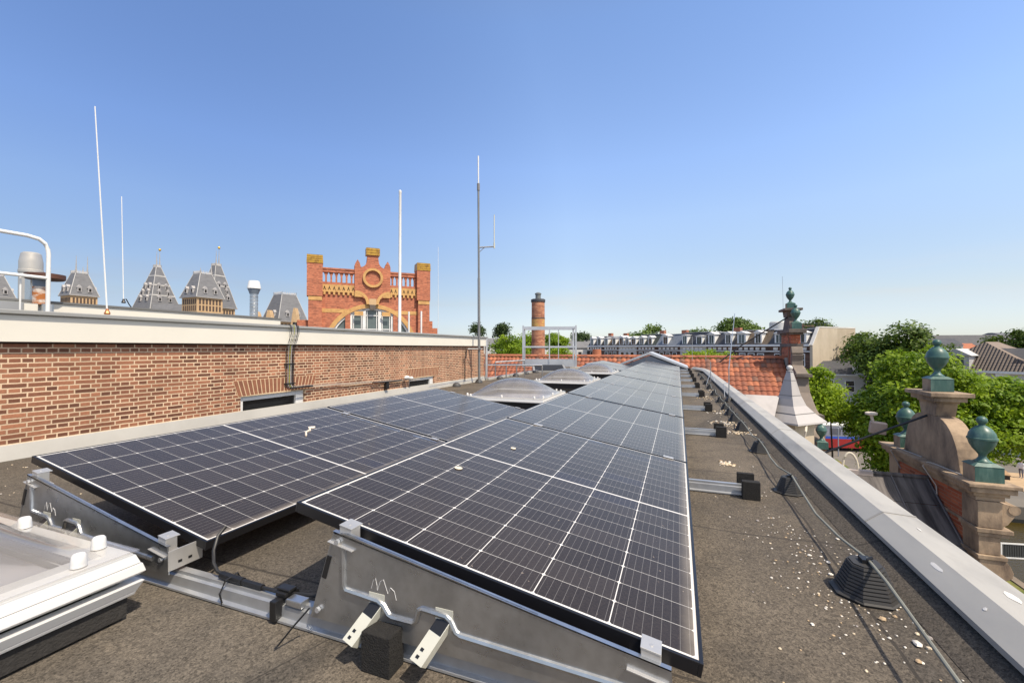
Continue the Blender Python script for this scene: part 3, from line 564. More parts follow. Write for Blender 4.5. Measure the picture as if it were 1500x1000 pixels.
m.tube(P, .0145, 10); wpart(m, "top_rail", white_paint, rl, smooth=True)
wpart(MB().tube([(-4.75, 1.93, 1.366), (-4.75, -1.5, 1.366)], .0125, 10), "mid_rail", white_paint, rl, smooth=True)
wpart(MB().tube([(-4.78, 1.78, 1.05), (-4.78, 1.78, 1.36)], .006, 8), "thin_post", white_paint, rl)
wpart(MB().box((-4.80, 1.86, 1.072), (-4.72, 1.96, 1.082)), "foot_plate", alu, rl)
fl = thing("metal_flue", "fat shiny metal flue with domed top beside the guard rail", "flue", (-6.3, 2.05, 1.28))
m = MB().lathe([(.092, 0), (.092, .33), (.097, .335), (.097, .36), (.092, .365), (.092, .45), (.087, .48), (.078, .535), (.06, .55)], (-6.45, 2.48, 1.27), 24); wpart(m, "pipe", mat("stainless", (.50, .48, .44), .42, .35, .10, 10), fl, smooth=True)
m = MB().box((-6.36, 2.40, 1.275), (-6.25, 2.44, 1.56)); wpart(m, "casing", galv, fl)
rc_ = thing("rusty_chimney_pot", "rust-streaked pot under a flat brown lid beside the metal flue", "chimney pot", (-6.0, 2.25, 1.25))
rust = mat("rust_streaks", (.55, .50, .44), .7, 0, .1, 6, (.36, .12, .025), 9, .42, .56, stretch=(1, 1, 2.2))
wpart(MB().lathe([(.062, 0), (.062, .18)], (-6.02, 2.39, 1.24), 20), "pot", rust, rc_, smooth=True)
wpart(MB().lathe([(.055, 0), (.066, .07)], (-6.02, 2.39, 1.421), 20), "collar", mat("blue_grey_collar", (.14, .18, .23), .5), rc_, smooth=True)
wpart(MB().lathe([(.135, 0), (.150, .010), (.150, .055), (.02, .075)], (-6.02, 2.42, 1.495), 24), "lid", mat("brown_lid", (.09, .035, .02), .6, 0, .2, 10), rc_, smooth=True)
bx = thing("roof_box", "low cream and grey boxed duct under the metal flue", "duct box", (-6.0, 2.0, 1.05))
wpart(MB().box((-6.6, 1.2, 1.05), (-5.92, 2.33, 1.24)), "casing", mat("grey_box", (.30, .31, .32), .5), bx)
wpart(MB().box((-5.917, 2.23, 1.06), (-5.91, 2.325, 1.235)), "cream_panel", cream, bx)
wpart(MB().tube([(-5.88, 2.36, 1.05), (-5.88, 2.36, 1.24)], .02, 8).tube([(-5.88, 2.41, 1.05), (-5.88, 2.41, 1.24)], .02, 8), "pipe", galv, bx)
vp = thing("vent_pipe", "ribbed grey vent pipe with white flared cowl behind the cream fascia", "vent", (-6.9, 5.75, 1.05))
m = MB()
for i in range(9): m.lathe([(.066, 0), (.072, .005), (.066, .010), (.066, .062)], (-7.2, 5.68, 1.225 + i * .062), 18)
wpart(m, "pipe", galv, vp, smooth=True)
wpart(MB().lathe([(.07, 0), (.105, .10)], (-7.2, 5.68, 1.78), 20), "cone", mat("blue_zinc", (.2, .24, .29), .5, .3), vp, smooth=True)
wpart(MB().lathe([(.112, 0), (.112, .02), (.09, .12), (.085, .14), (.02, .145)], (-7.2, 5.68, 1.878), 20), "cowl", white_paint, vp, smooth=True)
wpart(MB().box((-7.4, 5.45, 1.05), (-7.0, 5.95, 1.30)), "base", white_paint, vp)

# ------------------------------------------------------------------ skylights
def plexi():
    m = bpy.data.materials.new("acrylic_dome"); t, nd, lk, b = nodes_of(m); nd.remove(b)
    out = nd["Material Output"]; lw = N(t, "ShaderNodeLayerWeight"); lw.inputs[0].default_value = 0.28
    tr = N(t, "ShaderNodeBsdfTransparent"); tr.inputs[0].default_value = (.90, .91, .93, 1)
    gl = N(t, "ShaderNodeBsdfGlossy"); gl.inputs["Roughness"].default_value = 0.07
    df = N(t, "ShaderNodeBsdfDiffuse"); df.inputs[0].default_value = (.70, .66, .62, 1)
    m1 = N(t, "ShaderNodeMixShader"); p = pos(t)
    lk.new(mth(t, 'ADD', .07, mth(t, 'MULTIPLY', noise(t, scaled(t, p, (5, .8, 1)), 3, 5), .14)), m1.inputs[0]); lk.new(tr.outputs[0], m1.inputs[1]); lk.new(df.outputs[0], m1.inputs[2])
    m2 = N(t, "ShaderNodeMixShader"); lk.new(mth(t, 'MULTIPLY', lw.outputs["Fresnel"], .9), m2.inputs[0]); lk.new(m1.outputs[0], m2.inputs[1]); lk.new(gl.outputs[0], m2.inputs[2]); lk.new(m2.outputs[0], out.inputs[0])
    return m
acryl = plexi()
def make_skylight(near=False):
    T = thing("skylight", "x", "skylight", (0, 0, 0), 0, "domed acrylic skylights in the flat roof")
    s = .56
    m = MB().box((-s + .036, -s + .036, 0), (s - .036, s - .036, .058 if near else .138)); m.build("kerb", mat("kerb_felt", (.028, .026, .024), .9, 0, .5, 60, bump=.5, bscale=150), T)
    def ring(z0, z1, a0, a1, th, mb):           # square collar leaning from half-size a0 to a1
        o = [(-1, -1), (1, -1), (1, 1), (-1, 1)]
        vs = [(x * a0, y * a0, z0) for x, y in o] + [(x * a1, y * a1, z1) for x, y in o] + [(x * (a0 - th), y * (a0 - th), z0) for x, y in o] + [(x * (a1 - th), y * (a1 - th), z1) for x, y in o]
        fs = []
        for i in range(4):
            j = (i + 1) % 4; fs += [(i, j, 4 + j, 4 + i), (8 + i, 12 + i, 12 + j, 8 + j), (4 + i, 4 + j, 12 + j, 12 + i), (i, 8 + i, 8 + j, j)]
        mb.add(vs, fs)
    m = MB()
    if near: ring(.060, .070, s - .024, s - .020, .05, m); ring(.070, .099, s - .020, s - .006, .04, m); ring(.099, .118, s - .055, s - .055, .06, m); ring(.118, .126, s - .014, s - .004, .10, m); ring(.126, .150, s - .004, s - .010, .10, m)
    else: ring(.140, .1505, s - .012, s - .010, .09, m)
    ring(.1515, .178, s - .013, s - .022, .09, m); ring(.178, .188, s - .024, s - .032, .085, m)
    m.build("frame", whitep, T, bevel=.002)
    # dome
    n = 22; vs = []; fs = []; b = s - .10; rise = .205
    for j in range(n + 1):
        for i in range(n + 1):
            x, y = -s + .015 + (2 * s - .03) * i / n, -s + .015 + (2 * s - .03) * j / n
            k = max(0.0, (1 - (x / b) ** 2)) * max(0.0, (1 - (y / b) ** 2)) if abs(x) < b and abs(y) < b else 0
            vs.append((x, y, .191 + rise * (k ** .66)))
    for j in range(n):
        for i in range(n): fs.append((j * (n + 1) + i, j * (n + 1) + i + 1, (j + 1) * (n + 1) + i + 1, (j + 1) * (n + 1) + i))
    m = MB().add(vs, fs); D_ = m.build("dome", acryl, T, smooth=True)
    m = MB()
    n2 = n; vs = [(x * (1 - .0), y, .191 + (z - .191) * .82 - .004) for x, y, z in vs]; m.add(vs, fs); m.build("inner_dome", acryl, T, smooth=True)
    MB().box((-s + .15, -s + .15, .002), (s - .15, s - .15, .03)).build("ceiling_well", mat("white_well", (.60, .59, .60), .8), T) if False else None
    cp = []
    for q in (-.42, 0, .42):
        for (x, y) in ((q, -s + .055), (q, s - .055), (-s + .055, q), (s - .055, q)):
            cp.append((x, y))
    for x, y in sorted(set(cp)):
        q_ = 1.0 if near else .72
        MB().lathe([(.0185 * q_, 0), (.0178 * q_, .012), (.0160 * q_, .030 * q_), (.0125 * q_, .034 * q_)], (x, y, .1915), 12).build("bolt_cap", whitep, T, smooth=True)
    MB().box((-s + .13, -s + .13, .140), (s - .13, s - .13, .146)).build("well_lining", mat("well_lining_grey", (.36, .355, .38), .7, 0, .12, 3, (.24, .24, .27), 3.2), T)
    return T
S0 = make_skylight(True); S1 = make_skylight(False)
skys = [((-2.055, .28), "domed skylight nearest the camera, cut off by the near left corner"), ((-2.02, 5.42), "domed skylight just behind the panels by the brick wall, largest dome in full view"),
        ((-2.00, 8.25), "middle one of three domed skylights behind the panels"), ((-2.02, 11.35), "farthest small domed skylight before the far solar panels")]
for i, ((x, y), lab) in enumerate(skys):
    o = S0 if i == 0 else (S1 if i == 1 else copy_tree(S1)); o.location = (x, y, .012); o['label'] = lab
    if i == 0: o.location.z = .01

# ------------------------------------------------------------------ conductor cable on ribbed cones
cyl = [(1.75, 1), (2.82, .72), (3.83, .62), (4.78, .6), (5.35, .6), (5.8, .6), (6.25, .6), (7.1, .62), (8.1, .6), (9.3, .6), (10.5, .6), (12.0, .6), (13.6, .6)]
H0 = thing("cable_holder", "x", "cable holder", (0, 0, 0), 0, "black ribbed cable holders along the parapet")
m = MB(); base = [(.085, 0), (.088, .006), (.080, .010)]
m.lathe(base, (0, 0, 0), 8, rot=PI / 8)
def octo(mb, z0, z1, a0, b0, a1, b1): 
    o = [(-1, -.5), (-.5, -1), (.5, -1), (1, -.5), (1, .5), (.5, 1), (-.5, 1), (-1, .5)]
    vs = [(x * a0, y * b0, z0) for x, y in o] + [(x * a1, y * b1, z1) for x, y in o]
    mb.add(vs, [tuple(range(8))[::-1], tuple(range(8, 16))] + [(i, (i + 1) % 8, 8 + (i + 1) % 8, 8 + i) for i in range(8)])
for i in range(9):
    k = i / 9; a0, b0 = .068 - .030 * k, .075 - .033 * k; a1, b1 = a0 - .0022, b0 - .0024
    octo(m, .010 + i * .0092, .010 + i * .0092 + .0058, a0, b0, a1, b1); octo(m, .0158 + i * .0092, .0192 + i * .0092, a1 - .004, b1 - .004, a1 - .004, b1 - .004)
m.build("cone", mat("black_holder", (.030, .029, .028), .6, 0, .2, 30), H0)
m = MB().box((-.012, -.016, .092), (.012, .016, .104)); m.tube([(.0, -.012, .104), (.014, -.012, .112)], .004, 6); m.build("clip", blackp, H0)
hl = ["ribbed black cable holder nearest the camera, among white pebbles", "ribbed black cable holder beside the second pale parapet joint"]
for i, (y, s_) in enumerate(cyl):
    o = H0 if i == 0 else copy_tree(H0); sx = .575 + random.uniform(-.008, .008); s2 = [1.12, .92, .85, .85][min(i, 3)]
    o.location = (sx, y, .001); o.scale = (s2,) * 3; o.rotation_euler = (0, 0, random.uniform(-.12, .12))
    o['label'] = "ribbed black cable holder nearest the camera, among white pebbles" if i == 0 else (f"{ORD[i]} black cable holder along the parapet from the near end" if i < 10 else ["eleventh", "twelfth", "thirteenth"][i - 10] + " black cable holder along the parapet, near the zinc gable")
lc = MB(); pts = [(.52, .70, .09), (.55, 1.2, .098), (.572, 1.6, .112), (.575, 1.75, .114)]
ys = [c[0] for c in cyl]
for a, b in zip(ys, ys[1:]):
    for k in range(1, 5):
        t_ = k / 4; pts.append((.575 + .010 * math.sin(PI * t_ * 2 + a), a + (b - a) * t_, .098 - .028 * math.sin(PI * t_) + .0))
lc.tube(pts, .0048, 8); o = lc.build("lightning_conductor", mat("conductor_grey", (.20, .20, .165), .6, .1, .2, 20), smooth=True); tag(o, "long grey lightning conductor wire strung over the black holders", "wire")
# stub loops at the holders
at_ = thing("air_terminal", "tall thin grey lightning rod beside the parapet before the tiled roof", "lightning rod", (.70, 7.15, 0))
wpart(MB().tube([(.70, 7.15, .02), (.70, 7.16, .5), (.80, 7.30, 1.32)], .009, 8, 0, .005), "rod", galv, at_)
wpart(MB().tube([(.62, 6.9, .10), (.62, 7.05, .28), (.70, 7.15, .29)], .004, 6), "brace", galv, at_)
wpart(MB().lathe([(.07, 0), (.07, .02), (.03, .07)], (.70, 7.15, 0), 10), "foot", blackp, at_)
at2 = thing("roof_tripod_rod", "small braced rod with black foot farther along the parapet", "lightning rod", (.66, 10.4, 0))
wpart(MB().tube([(.66, 10.4, .0), (.66, 10.4, .5)], .008, 6), "rod", galv, at2)
wpart(MB().tube([(.56, 10.25, .0), (.66, 10.4, .3)], .005, 6).tube([(.76, 10.25, .02), (.66, 10.4, .3)], .005, 6), "brace", galv, at2)
# left edge: round holders
hemi = mat("grey_holder", (.06, .06, .062), .6)
yl = [8.0, 9.05, 10.35, 11.5, 12.5, 13.4, 14.6, 15.8]
L0 = None
for i, y in enumerate(yl):
    if L0 is None:
        L0 = MB().lathe([(.085, 0), (.088, .012), (.075, .05), (.045, .078), (.02, .086)], (0, 0, 0), 14).build("wire_holder", hemi, smooth=True); o = L0
    else: o = L0.copy(); COL.objects.link(o)
    o.location = (-4.28 + random.uniform(-.03, .03), y, .001)
    tag(o, f"{ORD[i]} round grey wire holder along the wall-side roof edge from the near end", "wire holder", "round grey holders along the wall-side roof edge")
tag(MB().tube([(-4.3 + .03 * math.sin(y * 3), y, .09) for y in np.linspace(6.9, 16.2, 30)], .005, 6).build("earth_wire", galv), "thin grey wire over the round holders on the wall side", "wire")

# pebbles and debris, uncountable
pb = MB()
def peb(x, y, r_, mi):
    pb.blob((x, y, r_ * .38), (r_ * random.uniform(.8, 1.3), r_ * random.uniform(.8, 1.3), r_ * random.uniform(.4, .7)), 4, mi, .18)
for i in range(270):
    q = random.random()
    if q < .5: x, y = random.gauss(.47, .09), random.gauss(1.95, .28)
    elif q < .8: x, y = random.gauss(.50, .10), random.gauss(1.62, .22)
    else: x, y = random.gauss(.42, .12), random.gauss(2.4, .5)
    if x < .1 or x > .645 or y < .8: continue
    peb(x, y, random.choice((.0018, .0025, .003, .004)), random.choice((0, 0, 0, 1, 3, 2)))
for (x, y, r_, c) in ((.545, 1.80, .009, 0), (.56, 1.60, .011, 1), (.645, 1.545, .009, 2), (.622, 1.555, .006, 3), (.60, 1.50, .013, 0), (.635, 1.70, .008, 0), (.63, 1.76, .008, 0), (.57, 1.42, .008, 1), (.52, 1.95, .009, 0), (.49, 1.93, .007, 1), (.64, 1.58, .008, 0), (.50, 1.85, .008, 0), (.64, 2.05, .007, 0), (.62, 2.2, .008, 0), (.62, 1.49, .008, 3), (.60, 1.63, .006, 1), (.47, 1.99, .008, 0), (.34, 2.3, .007, 2), (.36, 1.5, .006, 0), (.25, 1.35, .005, 3), (.30, 1.75, .006, 0)): peb(x, y, r_, c)
for i in range(420):
    c = random.choice(((.50, 5.15, .10, .10), (.50, 4.6, .09, .05), (.62, 4.9, .07, .06), (.53, 6.0, .09, .16), (.45, 7.6, .1, .25), (.55, 8.8, .09, .4), (.30, 3.35, .02, .03)))
    peb(random.gauss(c[0], c[2]), random.gauss(c[1], c[3]), random.choice((.004, .006, .008, .011)), random.choice((0, 3, 3, 1)))
for i in range(60): peb(random.uniform(-4.4, -2.9), random.uniform(1.0, 2.2), random.choice((.003, .004, .006)), random.choice((0, 3)))
pm = [mat("white_pebble", (.66, .62, .55), .7, 0, .1, 30), mat("tan_pebble", (.45, .33, .2), .7), mat("grey_pebble", (.30, .27, .25), .7), mat("cream_pebble", (.60, .50, .36), .7)]
tag(pb.build("pebbles", pm, smooth=True), "small pale pebbles and grit scattered on the roof felt", "pebbles", kind='stuff')
# droppings on the panels
for (px, py, rr, lab) in ((.22, .62, .017, "pale round dropping on the nearest panel, low half"), (.29, 1.08, .014, "pale round dropping on the nearest panel, beyond its middle line")):
    v_ = Vector((XR + px * CT, YR + py, ZR - px * math.sin(R(TILT)) + .0005))
    m = MB().lathe([(rr, 0), (rr * .8, .0015), (.001, .002)], (0, 0, 0), 12); o = m.build("bird_dropping", mat("dropping_cream", (.70, .64, .50), .8), smooth=True); o.location = v_; o.rotation_euler = (0, R(TILT), 0)
    tag(o, lab, "bird dropping", "bird droppings on the panels")
m = MB().tube([(0, 0, 0), (.03, -.02, 0), (.045, -.07, 0), (.10, -.12, 0)], .006, 5); m.blob((-.01, .03, 0), (.02, .03, .003), 5, 0, .2)
o = m.build("bird_dropping", mat("dropping_cream2", (.68, .60, .50), .8)); o.location = (XL + .36 * CT, YL + 1.18, ZL - .36 * math.sin(R(TILT)) + .001); o.rotation_euler = (0, R(TILT), 0)
tag(o, "curved pale dropping streak on the panel by the brick wall", "bird dropping", "bird droppings on the panels")

# ------------------------------------------------------------------ red tiled wing across the far end
RY, RZ = 22.3, .34
tilem = mat("red_clay_tile", (.285, .092, .048), .8, 0, .4, 4.0, (.18, .072, .045), 1.3, .42, .66)
tile2 = mat("grey_aged_tile", (.17, .085, .06), .8, 0, .3, 5.0); tile3 = mat("bright_clay_tile", (.37, .128, .062), .75, 0, .3, 6.0)
T = thing("red_tiled_roof", "red clay tiled pitched roof crossing behind the flat roof", "roof", (0, RY, -4))
def tiles(x0, x1, sign, rows, mb):
    sl = math.radians(40); dw, dl = .225, .29; ncol = int((x1 - x0) / dw)
    d = Vector((0, -sign * math.cos(sl), -math.sin(sl))); nrm = Vector((0, -sign * math.sin(sl), math.cos(sl)))
    for r_ in range(rows):
        for c in range(ncol):
            p = Vector((x0 + c * dw, RY, RZ)) + d * (r_ * dl + .05) + nrm * random.uniform(0, .006); n = 5; vs = []
            for j in range(2):
                for i in range(n + 1):
                    t_ = i / n; h = .038 * math.sin(t_ * PI * 1.0) ** 1.0 if t_ < .62 else .038 * math.sin(.62 * PI) * (1 - (t_ - .62) / .38) - .012 * math.sin((t_ - .62) / .38 * PI)
                    vs.append(p + Vector((t_ * dw * 1.04, 0, 0)) + d * (j * dl * 1.1) + nrm * (h + (.030 if j else .0)))
            lo = [v - nrm * .014 for v in vs[n + 1:]]; o = len(vs)
            mb.add(vs + lo, [(i, i + 1, n + 2 + i, n + 1 + i) for i in range(n)] + [(n + 1 + i, n + 2 + i, o + i + 1, o + i) for i in range(n)], random.choices((0, 1, 2), (.62, .12, .26))[0])
m = MB(); tiles(-13.0, 4.4, 1, 15, m); wpart(m, "tile_slope", [tilem, tile2, tile3], T)
m = MB()
for i in range(52):
    x = -13.2 + i * .34; n = 8
    vs = [(x + j * .35, RY + .12 * math.cos(PI * k / n), RZ + .0 + .115 * math.sin(PI * k / n) + j * .012) for j in range(2) for k in range(n + 1)]
    m.add(vs, [(k, k + 1, n + 2 + k, n + 1 + k) for k in range(n)] + [tuple(range(n + 1))], random.choice((0, 0, 2)))
wpart(m, "ridge_tiles", [tilem, tile2, tile3], T)
m = MB().prism([(RY - 3.6, RZ - 3.1), (RY + 3.6, RZ - 3.1), (RY, RZ - .06)], 'x', -13.2, 4.4); wpart(m, "roof_body", mat("underlay", (.05, .035, .03), .9), T)
# rods on the tiled roof ridge
for i, (x, h) in enumerate(((.62, 1.0), (1.20, 1.0))):
    tag(MB().tube([(x, RY - .25, RZ - .2), (x, RY - .25, RZ + h)], .011, 6).build("ridge_rod", galv), ["thin rod standing on the tiled ridge nearer the zinc gable", "thin rod standing on the tiled ridge nearer the tall brick pier"][i], "lightning rod", "thin rods on the tiled ridge")

# aluminium guard cage
cx, cy = cw(1.37, 16.0)
cg = thing("guard_cage", "square aluminium guard rail cage around the roof hatch before the brick chimney", "guard rail", (cx, cy, 0), R(YAW - 4))
w_, d_ = .93, .62
for sx in (-1, 1):
    for sy in (-1, 1): MB().box((sx * w_ - .03, sy * d_ - .03, .12), (sx * w_ + .03, sy * d_ + .03, 1.60)).build("post", alu, cg)
    MB().box((sx * w_ - .018, -d_ + .03, 1.50), (sx * w_ + .018, d_ - .03, 1.56)).build("side_rail", alu, cg); MB().box((sx * w_ - .018, -d_ + .03, .82), (sx * w_ + .018, d_ - .03, .88)).build("side_rail", alu, cg)
for sy in (-1, 1):
    MB().box((-w_ + .03, sy * d_ - .02, 1.49), (w_ - .03, sy * d_ + .02, 1.56)).build("top_rail", alu, cg); MB().box((-w_ + .03, sy * d_ - .02, .81), (w_ - .03, sy * d_ + .02, .87)).build("mid_rail", alu, cg)
    MB().box((-w_ + .03, sy * d_ - .012, .14), (w_ - .03, sy * d_ + .012, .38)).build("kick_board", alu, cg)
MB().box((-.02, -d_ - .045, .3), (.02, -d_ - .025, 1.5)).build("brace", alu, cg); MB().box((.35, d_ - .0, .3), (.38, d_ + .02, 1.5)).build("brace", alu, cg)
MB().box((w_ - .22, -d_ - .15, .0), (w_ + .25, -d_ + .25, .12)).build("base_block", mat("concrete", (.45, .42, .36), .9), cg)
hx, hy = cw(1.25, 14.6)
ht = thing("roof_hatch", "dark tilted glazed hatch in front of the guard cage", "roof hatch", (hx, hy, 0), R(YAW))
m = MB().prism([(-.45, .0), (.45, .0), (.45, .22), (-.45, .05)], 'x', -.55, .55); m.build("frame", mat("hatch_grey", (.25, .25, .24), .5), ht)
MB().obox((0, 0, .142), (.48, 0, 0), (0, .40, .075), (0, -.001, .004)).build("glazing", mat("dull_dark_glazing", (.02, .02, .02), .55, 0, .2, 5, spec=.2), ht)
MB().box((-.75, -.55, 0), (-.45, -.35, .06)).build("hinge_block", blackp, ht)
jx, jy = cw(2.9, 14.8)
tag(MB().prism([(-.4, .02), (.5, .1), (.5, .17), (-.4, .06)], 'y', -.35, .35).build("roof_ladder_box", mat("pale_board", (.42, .40, .35), .8)), "pale sloping board lying between the hatch and the zinc gable", "board").location = (jx, jy, .0)
# low handrail behind the brick corner
lr = thing("ladder_handrail", "low grey tube handrail by the brick corner before the tiled roof", "handrail", (*cw(-.2, 11.2), 0), R(YAW))
MB().tube([(-.92, 0, .36), (.98, 0, .36)], .022, 8).build("rail", galv, lr)
for x in (-.92, -.55, .05, .32, .98): MB().tube([(x, 0, -.1), (x, 0, .345)], .018, 8).build("post", galv, lr)
MB().tube([(-.25, .5, .42), (.55, .9, .46)], .018, 8).build("rail", galv, lr)
MB().tube([(-.25, .5, -.2), (-.25, .5, .42)], .016, 8).tube([(.55, .9, -.2), (.55, .9, .46)], .016, 8).build("rear_post", galv, lr)
# round brick chimney
qx, qy = cw(1.93, 32.0)
ch = thing("round_chimney", "round banded red and yellow brick chimney with dark cap behind the guard cage", "chimney", (qx, qy, -4))
MB().lathe([(.52, 0), (.48, 8.15)], (0, 0, 0), 28).build("shaft", chimbrick, ch, smooth=True)
for z0, z1, nm in ((6.3, 6.9, 0),): MB().lathe([(.494, z0), (.494, z1)], (0, 0, 0), 28).build("yellow_band", mat("mottled_yellow_brick", (.44, .20, .085), .85, 0, .25, 5, (.52, .33, .10), 3.0, .42, .58, stretch=(1, 1, 3)), ch, smooth=True)
for z in (2.6, 3.9, 4.75, 6.15, 6.95): MB().lathe([(.508, z), (.508, z + .05)], (0, 0, 0), 28).build("iron_band", slate_dark, ch)
MB().lathe([(.50, 8.15), (.53, 8.2), (.53, 8.36), (.45, 8.40)], (0, 0, 0), 28).build("cap", slate_dark, ch)
MB().lathe([(.2, 8.40), (.2, 8.72), (.24, 8.74), (.24, 8.82), (.08, 8.9)], (0, 0, 0), 16).build("cowl", mat("cowl_grey", (.2, .21, .2), .5, .3), ch, smooth=True)

# ------------------------------------------------------------------ ornamental gables on the canal front
URN = [(.105, 0), (.105, .015), (.075, .035), (.047, .075), (.045, .11), (.07, .15), (.115, .21), (.150, .28), (.165, .345), (.176, .352), (.176, .378), (.165, .385), (.152, .45), (.115, .51), (.07, .55), (.040, .57), (.036, .585), (.055, .605), (.068, .64), (.060, .675), (.035, .70), (.005, .708)]
U0 = None
def urn(x, y, z, s_, label):
    global U0
    if U0 is None:
        U0 = thing("copper_urn", "x", "urn", (0, 0, 0), 0, "green copper urns on the gable tops")
        MB().lathe(URN, (0, 0, .278), 24).build("urn_body", green, U0, smooth=True)
        MB().box((-.165, -.155, 0), (.165, .155, .232)).build("stone_block", stone, U0, bevel=.005)
        m = MB().box((-.168, -.163, .0), (.173, -.157, .234)); m.box((.167, -.155, 0), (.173, .155, .234))
        o_ = [(-1, -1), (1, -1), (1, 1), (-1, 1)]
        m.add([(x_ * .178, y_ * .168, .235) for x_, y_ in o_] + [(x_ * .11, y_ * .11, .280) for x_, y_ in o_] , [(0, 1, 5, 4), (1, 2, 6, 5), (2, 3, 7, 6), (3, 0, 4, 7), (4, 5, 6, 7), (0, 3, 2, 1)])
        m.build("plinth", green, U0); o = U0
    else: o = copy_tree(U0)
    o.location = (x, y, z); o.scale = (s_,) * 3; o['label'] = label; return o
BX, BY = 4.64, 10.70
gb = thing("ornamental_gable", "sandstone scroll gable with brick body at the near right, rising past the parapet", "gable", (BX, BY, -9))
m = MB().box((4.50, 9.42, -7), (4.78, 12.0, -1.56)); wpart(m, "brick_body", gablebrick_x, gb)
def slab(m, z0, z1, o): m.box((BX - .17 - o, 9.24 - o, z0), (BX + .17 + o, 12.30 + o, z1))
m = MB(); slab(m, -1.64, -1.565, .01); slab(m, -1.562, -1.50, .05); slab(m, -1.497, -1.41, .11); slab(m, -1.407, -1.352, .15); wpart(m, "cornice", stone, gb, bevel=.010)
m = MB()
for (ya, yb, sg) in ((9.20, 9.62, -1), (11.9, 12.32, 1)):
    m.box((BX - .17, ya, -2.06), (BX + .13, yb, -1.645)); m.box((BX - .20, ya - .04, -2.13), (BX + .24, yb + .04, -2.065)); m.box((BX - .18, ya - .02, -2.19), (BX + .20, yb + .02, -2.133)); m.box((BX - .165, ya, -2.48), (BX + .10, yb, -2.193)); m.box((BX - .20, ya - .05, -2.545), (BX + .16, yb + .03, -2.483)); m.box((BX - .16, ya + .02, -7), (BX + .10, yb, -2.85))
    m.prism([(BX - .17, -2.548), (BX + .15, -2.548), (BX + .20, -2.62), (BX + .235, -2.72), (BX + .22, -2.80), (BX + .15, -2.848), (BX - .17, -2.848)], 'y', ya - .03, yb + .02)
m.box((BX - .155, 9.62, -2.12), (BX + .155, 11.9, -2.07)); wpart(m, "stone_quoins", stone, gb, bevel=.008)
m = MB()
m.prism([(BX + .133, -2.06), (BX + .22, -2.0), (BX + .34, -1.80), (BX + .30, -1.70), (BX + .133, -1.66)], 'y', 9.26, 9.5); m.tube([(BX + .30, 9.25, -1.76), (BX + .30, 9.51, -1.76)], .075, 14); wpart(m, "scroll", stone, gb, smooth=True)
prof = []
for i in range(11):
    a = PI / 2 * i / 10; prof.append((1.02 - .70 * (1 - math.cos(a)) , -1.345 + .87 * math.sin(a)))
right = [(BY + p[0] - .06, p[1]) for p in prof]; left = [(BY - p[0] + .06, p[1]) for p in prof][::-1]
m = MB().prism([(BY - 1.0, -1.350), (BY + 1.0, -1.350)] + right[1:] + left[:-1], 'x', BX - .14, BX + .14); wpart(m, "scroll_body", stone, gb, bevel=.008)
m = MB().prism([(BY - .25, -.474), (BY + .25, -.474), (BY + .33, -.235), (BY - .33, -.235)], 'x', BX - .15, BX + .15)
m.box((BX - .17, BY - .35, -.233), (BX + .17, BY + .35, -.19)); m.box((BX - .24, BY - .43, -.187), (BX + .24, BY + .43, -.10)); m.box((BX - .31, BY - .50, -.097), (BX + .31, BY + .50, -.022)); wpart(m, "cap_slab", stone, gb, bevel=.010)
m = MB().tube([(BX - .17, 9.6, -1.34), (BX - .22, 10.3, -1.34), (BX - .28, 10.42, -1.335), (BX - .335, 10.47, -1.42), (BX - .17, 10.4, -1.75), (BX - .16, 10.3, -2.6)], .011, 6); wpart(m, "lead_wire", mat("pale_wire", (.45, .42, .38), .6), gb)
m = MB().tube([(BX - .17, 10.9, -1.34), (BX - .25, 11.7, -1.34), (BX - .33, 11.8, -1.42), (BX - .16, 11.8, -1.8)], .011, 6); wpart(m, "lead_wire", MATS["pale_wire"], gb)
urn(BX, BY, -.020, 1.0, "green copper urn topping the sandstone scroll gable")
urn(BX, 9.41, -1.350, 1.05, "green copper urn on the near shoulder of the scroll gable")
urn(BX, 11.95, -1.350, 1.0, "green copper urn on the far shoulder of the scroll gable, partly hidden")
# lead dormer roof behind gable
dr = thing("lead_dormer_roof", "streaked dark lead dormer roof between the parapet and the scroll gable", "dormer roof", (3.5, BY, -4))
m = MB()
for k, (z0, z1, y0, y1) in enumerate(((-1.70, -2.06, 10.7, 10.2), (-2.065, -2.52, 10.19, 9.56), (-2.525, -3.4, 9.55, 8.6))):
    m.add([(1.6, y0, z0), (4.49, y0, z0), (4.49, y1, z1), (1.6, y1, z1), (1.6, y0 + .3, z0 - .1), (4.49, y0 + .3, z0 - .1), (4.49, y1 + .3, z1), (1.6, y1 + .3, z1)], [(0, 1, 2, 3), (7, 6, 5, 4), (3, 2, 6, 7), (0, 4, 5, 1), (0, 3, 7, 4), (1, 5, 6, 2)])
    m.add([(1.6, 2 * BY - y0, z0), (4.49, 2 * BY - y0, z0), (4.49, 2 * BY - y1, z1), (1.6, 2 * BY - y1, z1)], [(0, 1, 2, 3)])
wpart(m, "lead_slope", lead_dark, dr)
m = MB(); m.tube([(3.62, BY, -1.69), (4.08, BY, -1.69)], .045, 8, 0); m.tube([(4.09, BY, -1.69), (4.48, BY, -1.69)], .045, 8, 0); m.box((2.6, BY - .07, -1.74), (3.60, BY + .06, -1.65), 1); wpart(m, "ridge_roll", [lead_dark, mat("pale_lead_ridge", (.42, .36, .32), .7)], dr)
m = MB()
for x in (2.3, 3.1, 3.9, 4.46): m.tube([(x, BY - .02, -1.69), (x, 10.2, -2.05), (x, 9.56, -2.51)], .012, 5)
wpart(m, "seam", mat("lead_seam", (.16, .15, .15), .5), dr)
